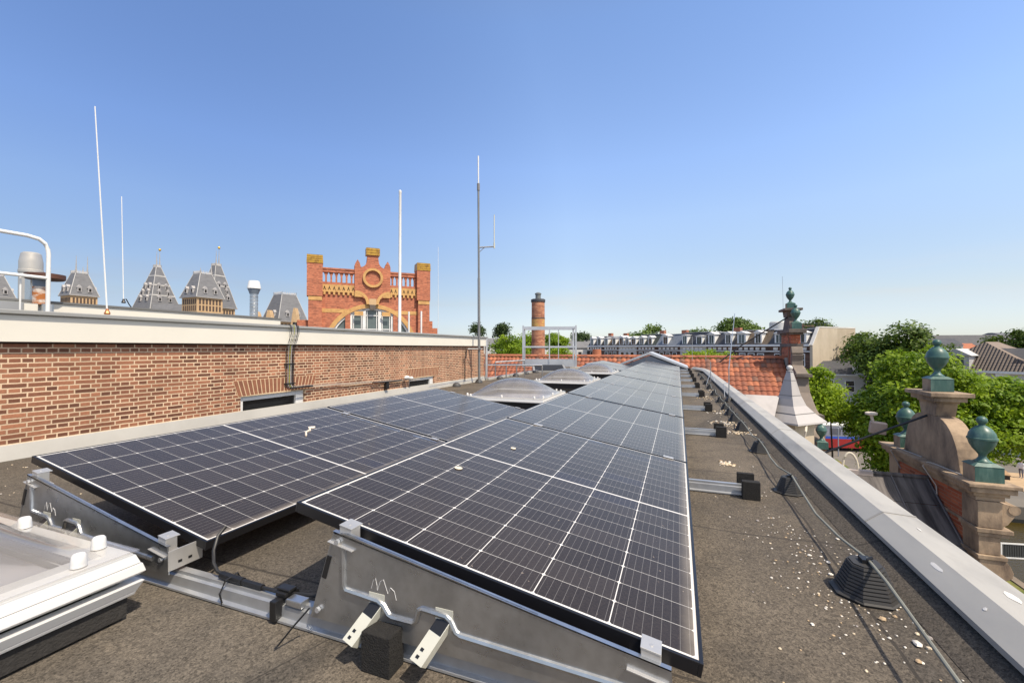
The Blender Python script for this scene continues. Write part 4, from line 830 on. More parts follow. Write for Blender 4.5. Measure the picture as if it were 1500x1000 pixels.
# stay rod with flood lamp
sr = MB().tube([(2.75, 10.9, -1.46), (3.62, 10.85, -.98), (4.50, 10.75, -.50)], .022, 8); sr.tube([(3.0, 10.885, -1.325), (3.06, 10.882, -1.29)], .03, 8); sr = sr.build("stay_rod", blackp); tag(sr, "black diagonal stay rod running up to the scroll gable", "stay rod")
fl_ = thing("flood_lamp", "rusty square lamp box with a mushroom-shaped top beside the stay rod", "lamp", (3.9, 11.0, -.9))
m = MB().obox((3.88, 11.2, -.86), (.15, .03, -.02), (.0, .045, .015), (.01, -.02, .115)); wpart(m, "box", mat("rusty_white", (.42, .33, .27), .7, 0, .2, 12, (.26, .12, .06), 7, .55, .7), fl_, bevel=.01)
wpart(MB().tube([(3.80, 11.2, -.75), (3.77, 11.2, -.60)], .028, 8), "stem", mat("cream_metal", (.62, .52, .40), .6), fl_)
wpart(MB().lathe([(.05, 0), (.105, .022), (.105, .06), (.07, .072)], (3.77, 11.2, -.61), 14), "mushroom_cap", mat("cream_metal2", (.64, .56, .45), .6), fl_, smooth=True)
pp = MB(); pp.tube([(2.58, 10.98, -1.42), (2.70, 10.96, -1.46)], .05, 10, 1, .06); pp.tube([(2.80, 10.94, -1.49), (2.98, 10.9, -1.58), (3.16, 10.86, -1.66)], .075, 10, 0, .05); pp.tube([(2.71, 10.96, -1.46), (2.79, 10.94, -1.49)], .072, 10, 2)
tag(pp.build("wrapped_pipe", [mat("pink_lagging", (.42, .16, .12), .7), mat("tan_lagging", (.48, .25, .12), .7), blackp], smooth=True), "tapered pink and tan pipe with a black band at the foot of the stay rod", "pipe")
hp = [(3.12 + .13 * (1 - math.cos(t_)), BY + .04 * math.sin(t_), -1.66 + .33 * math.sin(t_)) for t_ in np.linspace(-.1, PI + .3, 16)]
tag(MB().tube(hp, .022, 8).build("cable_loop", mat("cream_hose", (.68, .62, .48), .5), smooth=True), "cream hose loop standing up on the lead dormer ridge", "hose")
# end gable of the tiled wing
AX = BX
ga = thing("brick_gable_pier", "tall brick gable end with dark stone scrolls at the end of the tiled roof", "gable", (AX, RY, -9))
m = MB().box((AX - .17, RY - .92, -2.9), (AX + .17, RY + .92, 1.36)); m.prism([(RY - 4.1, -8), (RY + 4.1, -8), (RY + 4.1, -2.9), (RY + .94, .1), (RY - .94, .1), (RY - 4.1, -2.9)], 'x', AX - .16, AX + .16); wpart(m, "brick_body", gablebrick_x, ga)
m = MB(); m.box((AX - .22, RY - 1.05, 1.363), (AX + .25, RY + 1.05, 1.44)); m.box((AX - .30, RY - 1.18, 1.443), (AX + .34, RY + 1.18, 1.60)); m.prism([(RY - .75, 1.603), (RY + .75, 1.603), (RY + .35, 2.15), (RY - .35, 2.15)], 'x', AX - .15, AX + .15)
m.prism([(RY - .32, 2.153), (RY + .32, 2.153), (RY + .5, 2.42), (RY - .5, 2.42)], 'x', AX - .2, AX + .2); m.box((AX - .34, RY - .62, 2.423), (AX + .34, RY + .62, 2.52)); m.box((AX - .22, RY - 1.0, .84), (AX + .26, RY + 1.0, .98)); wpart(m, "stone_cap", stone_dark, ga, bevel=.010)
yz = [(-.98, .80), (-1.10, .55), (-1.02, .30), (-1.02, .0), (-1.45, -.15), (-1.85, -.32), (-1.85, -.7), (-2.05, -1.05), (-2.5, -1.35), (-2.9, -1.6), (-3.3, -1.75), (-3.4, -2.2), (-4.1, -2.7)]
scst = mat("scroll_stone", (.17, .14, .115), .9, 0, .2, 6, (.26, .21, .165), 1.6, bump=.2)
for sgn in (-1, 1):
    m = MB()
    for (a0, z0), (a1, z1) in zip(yz, yz[1:]):
        mb0 = Vector((AX, RY - sgn * a0, z0)); mb1 = Vector((AX, RY - sgn * a1, z1)); c_ = (mb0 + mb1) / 2; dd = (mb1 - mb0) / 2 * 1.12
        nn = Vector((0, dd.z, -dd.y)).normalized() * .12
        m.obox(c_, dd, (.21, 0, 0), nn)
    wpart(m, "stone_scroll", scst, ga, bevel=.03)
    for (a0, z0) in ((-1.85, -.30), (-3.3, -1.70)):
        wpart(MB().box((AX - .27, RY + sgn * a0 - .25, z0 - .06), (AX + .30, RY + sgn * a0 + .25, z0 + .06)), "ledge", stone_dark, ga, bevel=.012)
m = MB().box((AX - .26, RY - .30, -.15), (AX - .175, RY - .02, .38)); wpart(m, "vent_plate", zinc, ga)
wpart(MB().tube([(AX - .19, RY - .6, -1.2), (AX - .20, RY - .6, 1.2), (AX - .28, RY - .7, 1.45)], .018, 6), "conductor", mat("rust_wire", (.25, .16, .1), .6), ga)
wpart(MB().tube([(AX - .25, RY + .1, 2.5), (AX - .27, RY + .1, 4.0)], .008, 5), "rod", galv, ga)
urn(AX, RY, 2.522, .98, "green copper urn at the very top of the tall brick gable pier")
urn(AX, RY - .92, 1.602, 1.05, "green copper urn on the shoulder of the tall brick gable pier")
urn(AX + .05, RY - 4.1, -2.72, .98, "green copper urn low at the foot of the brick gable, by the lead turret")
tag(MB().tube([(1.75, RY - .5, .15), (2.7, RY - .4, .95), (4.5, RY - .2, 2.15)], .03, 6).build("gable_stay", blackp), "dark stay rod leaning from the tiled roof up to the brick gable pier", "stay rod")
# lead turret
tr = thing("lead_turret", "pointed pale lead turret roof with ball tip between the parapet and tiled roof", "turret roof", (3.4, 16.5, -4))
tx, ty = 3.4, 16.5; m = MB()
prof = [(1.02, -1.58), (1.0, -1.53), (.70, -1.30), (.46, -1.06), (.31, -.74), (.18, -.26), (.09, .04)]
m.lathe(prof, (tx, ty, 0), 4, rot=0.0); wpart(m, "spire", lead, tr)
wpart(MB().blob((tx, ty, .15), (.09, .09, .09), 10), "ball", mat("white_ball", (.62, .60, .56), .5), tr, smooth=True)
wpart(MB().lathe([(.10, .035), (.10, .055), (.045, .07), (.045, .09)], (tx, ty, 0), 12), "neck", lead, tr)
m = MB().add([(.92, 16.5, -.74), (3.1, 16.5, -.78), (2.80, 15.72, -1.45), (.92, 15.4, -1.45)], [(0, 1, 2, 3)]); m.add([(.92, 16.5, -.74), (3.1, 16.5, -.78), (2.8, 18.0, -1.9), (.92, 18.0, -1.9)], [(3, 2, 1, 0)]); m.add([(.92, 15.4, -1.45), (2.80, 15.72, -1.45), (2.80, 15.72, -1.55), (.92, 15.4, -1.55)], [(0, 1, 2, 3)]); wpart(m, "lead_skirt", lead, tr)
m = MB()
for (za, ra) in ((-.74, .312), (-.26, .182), (-1.285, .69)):
    m.lathe([(ra + .010, za), (ra + .007, za + .016)], (tx, ty, 0), 4)
for x in (1.5, 2.1): m.tube([(x, 16.49, -.755), (x, 16.1, -1.06), (x, 15.75, -1.36)], .009, 5)
wpart(m, "seam", mat("lead_seam2", (.22, .21, .20), .6), tr)
m = MB().lathe([(.66, -4.2), (.66, -1.53)], (tx, ty, 0), 4); wpart(m, "turret_wall", mat("cream_turret_wall", (.50, .42, .31), .8, 0, .1, 3), tr)
m = MB(); m.tube([(tx + .35, ty - .45, -1.5), (tx + .22, ty - .9, -1.75), (tx + .1, ty - .95, -2.3), (tx + .1, ty - .95, -3.0)], .035, 6); wpart(m, "downpipe", mat("cream_pipe", (.58, .52, .42), .6), tr)

# ------------------------------------------------------------------ red brick gabled hall, left of centre
A_ = cw(-21.1, 45.0); ANG = R(YAW + 24.0)
hall = thing("red_brick_hall", "red brick hall gable with yellow glazed pier caps and a big arched window", "hall", (A_[0], A_[1], -12), ANG)
def E3(z): return z + 12           # roof-level heights to the hall's own base
def px(u):                          # metres along the facade
    return u
Z = lambda v_: None
WH = 12.55
m = MB(); y0, y1 = 0.0, .6
# arched window hole built by strips left/right/above
ax0, ax1, acx, arz, arr = 3.35, 9.35, 6.35, E3(-.2), 3.0
cxw, rw, zc = 6.30, 4.45, E3(.72)
top = E3(7.5); n = 24
m.box((0, y0, 0), (cxw - rw, y1, top)); m.box((cxw + rw, y0, 0), (WH, y1, top)); m.box((cxw - rw, y0, 0), (cxw + rw, y1, E3(-3)))
pts = [(cxw + rw * math.cos(PI * i / n), zc + rw * math.sin(PI * i / n)) for i in range(n + 1)]
for (xa, za), (xb, zb2) in zip(pts, pts[1:]):
    m.add([(xa, y0, za), (xb, y0, zb2), (xb, y0, top), (xa, y0, top), (xa, y1, za), (xb, y1, zb2), (xb, y1, top), (xa, y1, top)], [(0, 3, 2, 1), (4, 5, 6, 7), (0, 1, 5, 4), (3, 7, 6, 2)])
m.build("front_wall", redbrick, hall)
m = MB()
for (xa, za), (xb, zb2) in zip(pts, pts[1:]):
    k = 1.10
    fa = lambda x, z, q: (cxw + (x - cxw) * q, zc + (z - zc) * q)
    a1, b1, a2, b2 = fa(xa, za, 1.0), fa(xb, zb2, 1.0), fa(xa, za, k), fa(xb, zb2, k)
    m.add([(a1[0], -.05, a1[1]), (b1[0], -.05, b1[1]), (b2[0], -.05, b2[1]), (a2[0], -.05, a2[1]), (a1[0], .2, a1[1]), (b1[0], .2, b1[1]), (b2[0], .02, b2[1]), (a2[0], .02, a2[1])], [(0, 3, 2, 1), (0, 1, 5, 4), (3, 7, 6, 2), (4, 5, 6, 7)])
m.build("arch_band", yellowst, hall)
m = MB(); m.box((1.25, -.03, E3(4.55)), (3.75, -.002, E3(4.95))); m.build("yellow_band", yellowst, hall); m = MB().box((8.85, -.03, E3(4.55)), (WH - 1.25, -.002, E3(4.95))); m.build("yellow_band", yellowst, hall)
# window: mullions
wf = MB()
for x in (cxw - 2.2, cxw - .82, cxw + .82, cxw + 2.2): wf.box((x - .17, .12, E3(-3)), (x + .17, .34, zc + math.sqrt(max(0, 1 - ((x - cxw) / rw) ** 2)) * rw * .97))
for x in (cxw - 1.9, cxw - 1.1, cxw - .5, cxw + .5, cxw + 1.1, cxw + 1.9): wf.box((x - .04, .2, E3(-3)), (x + .04, .28, zc + math.sqrt(1 - ((x - cxw) / rw) ** 2) * rw * .95))
for z in (E3(4.35), E3(2.85), E3(1.0)): wf.box((cxw - 2.2, .2, z - .05), (cxw + 2.2, .28, z + .05))
for (xa, za), (xb, zb2) in zip(pts, pts[1:]):
    a1, b1 = fa(xa, za, .95), fa(xb, zb2, .95)
    wf.add([(xa, .12, za), (xb, .12, zb2), (b1[0], .12, b1[1]), (a1[0], .12, a1[1]), (xa, .3, za), (xb, .3, zb2), (b1[0], .3, b1[1]), (a1[0], .3, a1[1])], [(0, 1, 2, 3), (4, 7, 6, 5), (3, 2, 6, 7)])
WN = wf.build("arched_window", white_paint, hall)
gp = MB().poly([(x, .30, z) for x, z in pts] + [(cxw - rw, .30, E3(-3)), (cxw + rw, .30, E3(-3))]); gp.build("pane", glass_sky, hall if False else WN)
m = MB(); m.box((cxw - 2.75, -.02, E3(-3)), (cxw - 2.25, .34, zc + 3.75)); m.build("brick_mullion", redbrick, hall); m = MB(); m.box((cxw + 2.25, -.02, E3(-3)), (cxw + 2.75, .34, zc + 3.75)); m.build("brick_mullion", redbrick, hall)
# piers
for xs, nm in (((0.0, 1.25), 0), ((WH - 1.25, WH), 1)):
    m = MB(); m.box((xs[0] - .05, -.45, 0), (xs[1], 0.9, E3(6.2))); m.box((xs[0] - .2, -.55, E3(6.2)), (xs[1] + .05, .95, E3(9.6))); m.build("pier", redbrick, hall)
    m = MB().box((xs[0] - .05, -.50, E3(5.75)), (xs[1], -.452, E3(6.15))); m.build("yellow_band", yellowst, hall)
    m = MB(); n_ = 5
    for i in range(4): m.box((xs[0] - .24 + i * .01, -.60 + i * .01, E3(9.605 + i * .215)), (xs[1] + .09 - i * .01, 0.98 - i * .01, E3(9.605 + i * .215 + .18))); m.box((xs[0] - .18, -.52, E3(9.605 + i * .215 + .18)), (xs[1] + .03, .9, E3(9.605 + i * .215 + .215)), 1)
    m.build("glazed_cap", [yglaze, slate_dark], hall)
# balustrades left and right of the centre gable
for xa, xb in ((1.25, 4.55), (8.1, WH - 1.25)):
    m = MB().box((xa, -.12, E3(8.80)), (xb, .35, E3(9.10))); m.box((xa, -.18, E3(9.10)), (xb, .4, E3(9.26)));  m.box((xa, -.1, E3(7.52)), (xb, .4, E3(7.76))); m.build("coping", redbrick, hall)
    for i in range(6):
        x = xa + (xb - xa) * (i + .75) / 6.5
        m = MB().box((x - .09, .0, E3(7.76)), (x + .09, .22, E3(8.45))); m.prism([(x - .09, E3(8.45)), (x + .09, E3(8.45)), (x + .24, E3(8.80)), (x - .24, E3(8.80))], 'y', .0, .22); m.build("baluster", redbrick, hall)
    m = MB().box((xa, -.16, E3(6.72)), (xb, -.002, E3(7.5))); nn = 7
    for i in range(nn):
        x = xa + (xb - xa) * (i + .5) / nn; dx = (xb - xa) / nn * .22
        m.box((x - dx, -.16, E3(6.42)), (x + dx, -.002, E3(6.718)))
    m.build("corbel_table", yellowst, hall)
    m = MB()
    for i in range(nn):
        x = xa + (xb - xa) * (i + .5) / nn; dx = (xb - xa) / nn * .28; z = E3(6.92)
        m.prism([(x - dx, z), (x - dx * .5, z), (x, z + .22), (x + dx * .5, z), (x + dx, z), (x, z + .45)], 'y', -.168, -.158)
    m.build("chevron", dark, hall)
# centre gable
gl, gr_ = 4.45, 8.2; gc = (gl + gr_) / 2
out = [(gl, E3(6.7)), (gc - .4, E3(5.9)), (gc + .4, E3(5.9)), (gr_, E3(6.7)), (gr_, E3(9.7)), (gr_ - .1, E3(10.0)), (gr_ - .3, E3(10.35)), (gr_ - .50, E3(10.0)), (gr_ - .62, E3(9.6))]
arcp = [(gc + .6 + .65 * (1 - math.sin(PI / 2 * i / 6)), E3(9.55 + .85 * (1 - math.cos(PI / 2 * i / 6)))) for i in range(7)]
out += arcp + [(gc + .55, E3(10.9)), (gc - .55, E3(10.9))] + [(2 * gc - x, z) for x, z in arcp][::-1] + [(gl + .62, E3(9.6)), (gl + .50, E3(10.0)), (gl + .3, E3(10.35)), (gl + .1, E3(10.0)), (gl, E3(9.7))]
MB().prism(out, 'y', -.28, .5).build("centre_gable", redbrick, hall)
m = MB()
for i in range(3): m.box((gc - .72, -.42, E3(10.905 + i * .27)), (gc + .72, .64, E3(10.905 + i * .27 + .23))); m.box((gc - .62, -.34, E3(10.905 + i * .27 + .23)), (gc + .62, .56, E3(10.905 + i * .27 + .27)), 1)
m.build("glazed_cap", [yglaze, slate_dark], hall)
m = MB(); rr0, rr1 = .80, 1.06; nn = 32; cz = E3(8.42)
for i in range(nn):
    a, b = 2 * PI * i / nn, 2 * PI * (i + 1) / nn; q = []
    for (yy_, rr) in ((-.50, rr0), (-.50, rr1), (-.27, rr1), (-.27, rr0)):
        q.append([(gc + rr * math.cos(t_), yy_, cz + rr * math.sin(t_)) for t_ in (a, b)])
    m.add([q[0][0], q[0][1], q[1][1], q[1][0], q[2][1], q[2][0], q[3][1], q[3][0]], [(0, 1, 2, 3), (3, 2, 4, 5), (0, 7, 6, 1)])
m.build("roundel_ring", yellowst, hall)
for s_ in (-1, 1):
    m = MB()
    for i in range(10):
        a, b = PI / 2 * i / 10, PI / 2 * (i + 1) / 10
        f2 = lambda t_, r_: (gc + s_ * (1.80 - r_ * math.cos(t_)), E3(5.55) + r_ * math.sin(t_))
        qa, qb, qc, qd = f2(a, 1.15), f2(b, 1.15), f2(b, 1.45), f2(a, 1.45)
        m.add([(qa[0], -.30, qa[1]), (qb[0], -.30, qb[1]), (qc[0], -.30, qc[1]), (qd[0], -.30, qd[1]), (qa[0], -.002, qa[1]), (qb[0], -.002, qb[1]), (qc[0], -.002, qc[1]), (qd[0], -.002, qd[1])], [(0, 1, 2, 3), (0, 4, 5, 1), (3, 2, 6, 7), (4, 7, 6, 5)])
    m.build("corbel_arch", yellowst, hall)
m = MB().box((gc - .38, -.32, E3(5.5)), (gc + .38, -.002, E3(6.15))); m.box((gc - .3, -.32, E3(5.0)), (gc + .3, -.002, E3(5.498)), 1); m.build("keystone", [sandbrick, stone_dark], hall)
m = MB().box((gl, -.282, E3(4.3)), (gl + .9, -.30, E3(4.75))); m.box((gr_ - .9, -.282, E3(4.3)), (gr_, -.30, E3(4.75))); m.box((gl, -.282, E3(6.3)), (gl + .8, -.29, E3(6.8))); m.box((gr_ - .8, -.282, E3(6.3)), (gr_, -.29, E3(6.8))); m.build("yellow_band", yellowst, hall)
# side buttresses, body and dark skylight roof to the left
MB().box((-1.1, .2, 0), (-.06, 1.1, E3(3.7))).build("buttress", redbrick, hall); MB().box((WH + .02, .2, 0), (WH + .5, 1.1, E3(3.9))).box((WH + .52, .25, 0), (WH + 1.1, 1.1, E3(3.1))).build("buttress", redbrick, hall)
MB().box((0.05, .62, 0), (WH - .05, 22, E3(5.2))).build("body", redbrick, hall)
MB().prism([(-6, E3(.2)), (-1.15, E3(3.5)), (-1.15, E3(3.1)), (-6, E3(-.3))], 'y', .6, 12).build("glass_roof", slate_dark, hall)
MB().box((-6, .7, 0), (-.1, 12, E3(-.4))).build("side_wing", redbrick, hall)

# ------------------------------------------------------------------ slate roofed towers far left
def lanc(mb, x0, x1, z0, z1, y, n, mi):
    for i in range(n):
        x = x0 + (x1 - x0) * (i + .5) / n; w2 = (x1 - x0) / n * .30
        mb.box((x - w2, y - .06, z0), (x + w2, y - .01, z1), mi)
def tower(name, label, lat, d, base_w, z_eave, z_top, top_w, rot, wallz, bands=(), spires=(), dorm=1, rows=1):
    x, y = cw(lat, d); T = thing(name, label, "tower", (x, y, -12), rot, "slate roofed museum towers on the skyline")
    b, t_ = base_w / 2, top_w / 2; e, z1 = z_eave + 12, z_top + 12
    MB().lathe([(b * 1.414 * 1.04, e), (t_ * 1.414, z1)], (0, 0, 0), 4, rot=PI / 4).build("roof", slate, T)
    m = MB().lathe([(b * 1.414 * .93, 0), (b * 1.414 * .93, e - .02)], (0, 0, 0), 4, rot=PI / 4); m.build("wall", sandbrick, T)
    m = MB().lathe([(b * 1.414 * 1.05, e - .15), (b * 1.414 * 1.07, e + .15)], (0, 0, 0), 4, rot=PI / 4)
    for q in bands:
        bb = b + (t_ - b) * q; zz = e + (z1 - e) * q; m.lathe([(bb * 1.414 * 1.06, zz), (bb * 1.414 * 1.05, zz + .45)], (0, 0, 0), 4, rot=PI / 4)
    for sx in (-1, 1):
        for sy in (-1, 1): m.tube([(sx * b * 1.04, sy * b * 1.04, e), (sx * t_, sy * t_, z1)], .10, 5)
    m.build("cornice", mat("pale_cornice", (.50, .49, .47), .7), T)
    m = MB()
    for s in range(4):
        c, s_ = math.cos(PI / 2 * s), math.sin(PI / 2 * s)
        for i in range(9):
            x_ = -t_ + 2 * t_ * i / 8; q = (x_ * c + t_ * s_, x_ * s_ - t_ * c); m.obox((q[0], q[1], z1 + .5), (.07, 0, 0), (0, .07, 0), (0, 0, .5))
        m.obox((t_ * s_, -t_ * c, z1 + .35), (t_ * c, t_ * s_, 0), (s_ * .05, -c * .05, 0), (0, 0, .10))
    m.build("roof_crest", mat("pale_crest", (.55, .54, .53), .7), T)
    for (sx, sy, h, g) in spires:
        S = MB().lathe([(.30, z1), (.14, z1 + h * .5), (.05, z1 + h)], (sx * t_, sy * t_, 0), 8).build("finial", mat("finial_grey", (.36, .35, .34), .6), T)
        if g: MB().blob((sx * t_, sy * t_, z1 + h + .3), (.45, .45, .5), 8).build("gilded_tip", gold, S)
    # dormers on the two faces turned to the viewer
    for s in range(4):
        c, s_ = math.cos(PI / 2 * s), math.sin(PI / 2 * s)
        for j in range(rows):
            for i in range(2):
                q = .22 + .36 * j / max(1, rows - .5); hb = b + (t_ - b) * q; zz = e + (z1 - e) * q; xx = (-.42 + .84 * i) * hb; dp = hb
                P_ = Vector((xx * c + dp * s_, xx * s_ - dp * c, zz)); w2 = .55 if j == 0 else .42
                dm = MB(); dm.obox(P_ + Vector((0, 0, .3)), (w2 * c, w2 * s_, 0), (s_ * .55, -c * .55, 0), (0, 0, .75), 0); dm.obox(P_ + Vector((s_ * .56, -c * .56, .3)), (w2 * .55 * c, w2 * .55 * s_, 0), (s_ * .03, -c * .03, 0), (0, 0, .5), 1)
                o_ = Vector((s_ * .6, -c * .6, 0)); L_ = Vector((w2 * 1.25 * c, w2 * 1.25 * s_, 0))
                a_ = P_ + Vector((0, 0, 1.05)); dm.add([a_ - L_ + o_, a_ + L_ + o_, a_ + Vector((0, 0, .9)) + o_, a_ - L_ - o_, a_ + L_ - o_, a_ + Vector((0, 0, .9)) - o_], [(0, 1, 2), (0, 2, 5, 3), (1, 4, 5, 2), (3, 5, 4)], 0)
                dm.build("dormer", [mat("dormer_pale", (.38, .37, .37), .7), dark], T)
        ar = MB(); bb = b * .93
        for i in range(7):
            xx = (-.78 + 1.56 * i / 6) * bb
            for (za, zb_) in wallz: ar.obox(((xx * c + bb * s_), (xx * s_ - bb * c), e + (za + zb_) / 2), (bb * .075 * c, bb * .075 * s_, 0), (s_ * .04, -c * .04, 0), (0, 0, (zb_ - za) / 2))
        ar.build("arcade", mat("arcade_dark", (.09, .06, .045), .8), T)
    return T
D0 = 150.0; S_ = D0 / 635.6
def Lt(u, d=150.0): return (u - 750) / 635.6 * d
def Zt(v): return CAMZ + (509.4 - v) * S_
WZ = ((-2.6, -.8), (-5.4, -3.6))
tower("slate_tower", "squat slate tower with two lit faces between the metal flue and the whip antenna", Lt(115), D0, 7.6, Zt(434), Zt(401), 3.3, R(YAW + 36 + 30), WZ, (), ((-.9, -.9, 6, 0), (.9, -.9, 6.2, 0), (.9, .9, 3, 0)))
tower("slate_tower", "slate tower peeking in at the far left edge behind the guard rail", Lt(-9), D0, 7.6, Zt(436), Zt(404), 3.3, R(YAW + 66), WZ, (), ())
tower("slate_tower", "steep banded slate tower with a gilded tip, left of the broad arcaded tower", Lt(229, 164), D0 + 14, 10.4, Zt(455) * 164 / 150, Zt(392) * 164 / 150, 1.7, R(YAW + 70), WZ, (.32, .56, .78), ((-.6, -.6, 6, 0), (.6, -.6, 6.5, 1)), rows=3)
tower("slate_tower", "broad slate tower with brick arcades below its roof, nearest of the museum towers", Lt(296), D0, 9.0, Zt(437), Zt(402), 3.9, R(YAW + 66), ((-2.4, -.6), (-4.6, -2.8)), (), ((.9, -.9, 4, 0), (-.9, -.9, 2, 0)))
tower("slate_tower", "tall slate tower half hidden behind the broad arcaded tower", Lt(316, 170), D0 + 20, 9.6, Zt(452) * 170 / 150, Zt(390) * 170 / 150, 2.2, R(YAW + 70), WZ, (.5, .75), ((-.5, -.5, 6, 0), (.5, -.5, 7, 1)), rows=3)
tower("slate_tower", "wide low hipped slate roof between the vent pipe and the red hall", Lt(417, 160), D0 + 10, 11.0, Zt(472) * 1.06, Zt(432) * 1.06, 5.4, R(YAW + 58), WZ, (), ())
T = thing("slate_wing", "grey slate roofed wing joining the banded tower to the arcaded tower", "building", (*cw(Lt(262, 158), D0 + 8), -12), R(YAW + 4))
MB().prism([(-3.5, 12 + Zt(470)), (3.5, 12 + Zt(470)), (0, 12 + Zt(442))], 'x', -9, 7).build("roof", slate, T)
MB().box((-9, -3.4, 0), (7, 3.4, 12 + Zt(470) - .03)).build("wall", sandbrick, T)
for i, (u, v0, v1, lab) in enumerate(((382, 457, 470, "small brick stair gable at the foot of the wide hipped roof, nearer the vent pipe"), (400, 455, 470, "small brick stair gable in front of the wide hipped roof"), (437, 452, 475, "ochre brick turret beside the red hall's left edge"))):
    x, y = cw(Lt(u), D0 - 2); T = thing("stair_gable", lab, "gable", (x, y, -12), R(YAW), "small gables below the wide hipped roof")
    b_ = 12 + Zt(v1); h_ = 12 + Zt(v0); MB().box((-1.1, -1, 0), (1.1, 1, b_)).prism([(-1.1, b_), (1.1, b_), (.7, b_ + (h_ - b_) * .6), (.25, h_), (-.25, h_), (-.7, b_ + (h_ - b_) * .6)], 'y', -1, 1).build("wall", sandbrick, T)
    MB().box((-.45, -1.05, b_ - 1.2), (.45, -1.01, b_ + .6)).build("window", dark, T)

# ------------------------------------------------------------------ row of canal houses
t0 = -.10; P0r = (44 - 17 * t0, 70 + 37 * t0); ux, uy = -17 / 40.72, 37 / 40.72
RA = R(YAW) + math.atan2(uy, ux)     # local x along the row (away), local y = ?
ox, oy = cw(*P0r)
hw = 6.6; lens = [6.7, 6.4, 6.6, 6.3, 6.8, 6.5, 6.6, 6.4, 6.4]
darkbrick2 = brick_mat("dark_row_brick", 'd', .22, .07, (.07, .035, .03), (.10, .055, .04), (.13, .10, .08), .1, True)
pos_x = 0.0; zc_ = 1.40 + 12; zr = 3.75 + 12
labels = ["canal row house next to the blank plaster end wall", "row house with dark tiled mansard seen beside the brick gable pier", "row house with two white dormers right of the leaning stay rod", "row house with white dormers behind the thin tall rod",
          "row house with pale blue roof patch above the bright small trees", "row house with dark green mansard right of the zinc gable", "row house with brown hipped slopes above the zinc gable", "row house with red chimney and white striped brick front", "row house with dark steep roof at the far end of the row"]
gl_m = [glass_dark, glass_sky]
for i, L_ in enumerate(lens):
    wx, wy = ox + math.cos(RA) * pos_x, oy + math.sin(RA) * pos_x
    T = thing("row_house", labels[i], "house", (wx, wy, -12), RA, "canal row houses beyond the tiled roof")
    # local: +x along row away, front at y=0 facing +y? front normal must face the viewer
    sgn = 1.0
    dep = 10.7
    wallm = [rowbrick, darkbrick2, rowbrick, whitewall, darkbrick2, rowbrick, whitewall, rowbrick, darkbrick2][i]; zr = 3.75 + 12 + [0, .12, -.1, .15, -.05, .1, -.35, -.15, .05][i]
    MB().box((0.01, -dep, 0), (L_ - .01, 0, zc_ - .35)).build("wall", wallm, T)
    BR = mat("brown_mansard", (.15, .11, .075), .8, 0, .3, 3, (.10, .078, .055), .8); GRS = mat("green_grey_slate", (.05, .06, .05), .7, 0, .3, 4); BLS = mat("blue_grey_slate", (.17, .19, .22), .6, 0, .2, 2); rm = [slate_dark, BR, slate_dark, slate_dark, BLS, GRS, BR, BR, slate_dark][i]
    rf = MB().prism([(.25, zc_ + .0), (-1.5, zr), (-dep + 1.5, zr), (-dep - .2, zc_)], 'x', .03, L_ - .03); RF = rf.build("roof", rm, T)
    MB().box((.02, -dep + 1.3, zr + .003), (L_ - .02, -1.35, zr + .10)).build("roof_edge", mat("pale_roof_edge", (.42, .43, .45), .6), T)
    m = MB().box((0, .0, zc_ - .35), (L_, .55, zc_ - .02)); m.box((0, 0.0, zc_ - 1.25), (L_, .18, zc_ - 1.08)); m.build("cornice", white_paint, T)
    m = MB()
    for j in range(5):
        x = .5 + j * (L_ - 1.0) / 5; MB().box((x + .15, .0, zc_ - .95), (x + (L_ - 1) / 5 - .25, .08, zc_ - .5)).build("frieze_panel", white_paint, T)
    for fl in range(3):
        for j in range(3):
            x = .9 + j * (L_ - 1.2) / 3; z = zc_ - 3.5 - fl * 3.4
            Wd = MB().box((x, .0, z), (x + 1.25, .06, z + 2.0)).build("window", white_paint, T)
            MB().box((x + .12, .062, z + .12), (x + 1.13, .075, z + .95)).box((x + .12, .062, z + 1.05), (x + 1.13, .075, z + 1.88)).build("pane", gl_m[(i + j) % 2], Wd)
    nd_ = [2, 2, 2, 2, 1, 2, 3, 2, 2][i]
    for j in range(nd_):
        x = L_ * (j + .5) / nd_ + random.uniform(-.45, .45) * (2 / nd_ - .3); wd = random.choice((.66, .74, .80, .86)); hd = random.choice((1.75, 1.95, 2.0))
        dm = MB().box((x - wd, -1.6, zc_ + .05), (x + wd, .1, zc_ + hd)); dm.prism([(x - wd - .25, zc_ + hd + .003), (x + wd + .25, zc_ + hd + .003), (x, zc_ + hd + (.42 if i % 4 != 3 else .15))], 'y', -1.9, .3)
        DM = dm.build("dormer", white_paint, T)
        MB().box((x - wd * .62, .103, zc_ + .25), (x + wd * .62, .12, zc_ + hd - .22)).build("pane", gl_m[j % 2], DM)
        MB().box((x - .04, .121, zc_ + .25), (x + .04, .13, zc_ + hd - .22)).build("glazing_bar", white_paint, DM)
    if i in (2, 4, 5, 7, 8):
        CH = MB().box((L_ * .5 - .7, -dep / 2, zr + .1), (L_ * .5 + .7, -dep / 2 + .7, zr + 1.0)).build("chimney", mat("chimney_red", (.30, .12, .07), .85, 0, .2, 5), T)
    pos_x += L_
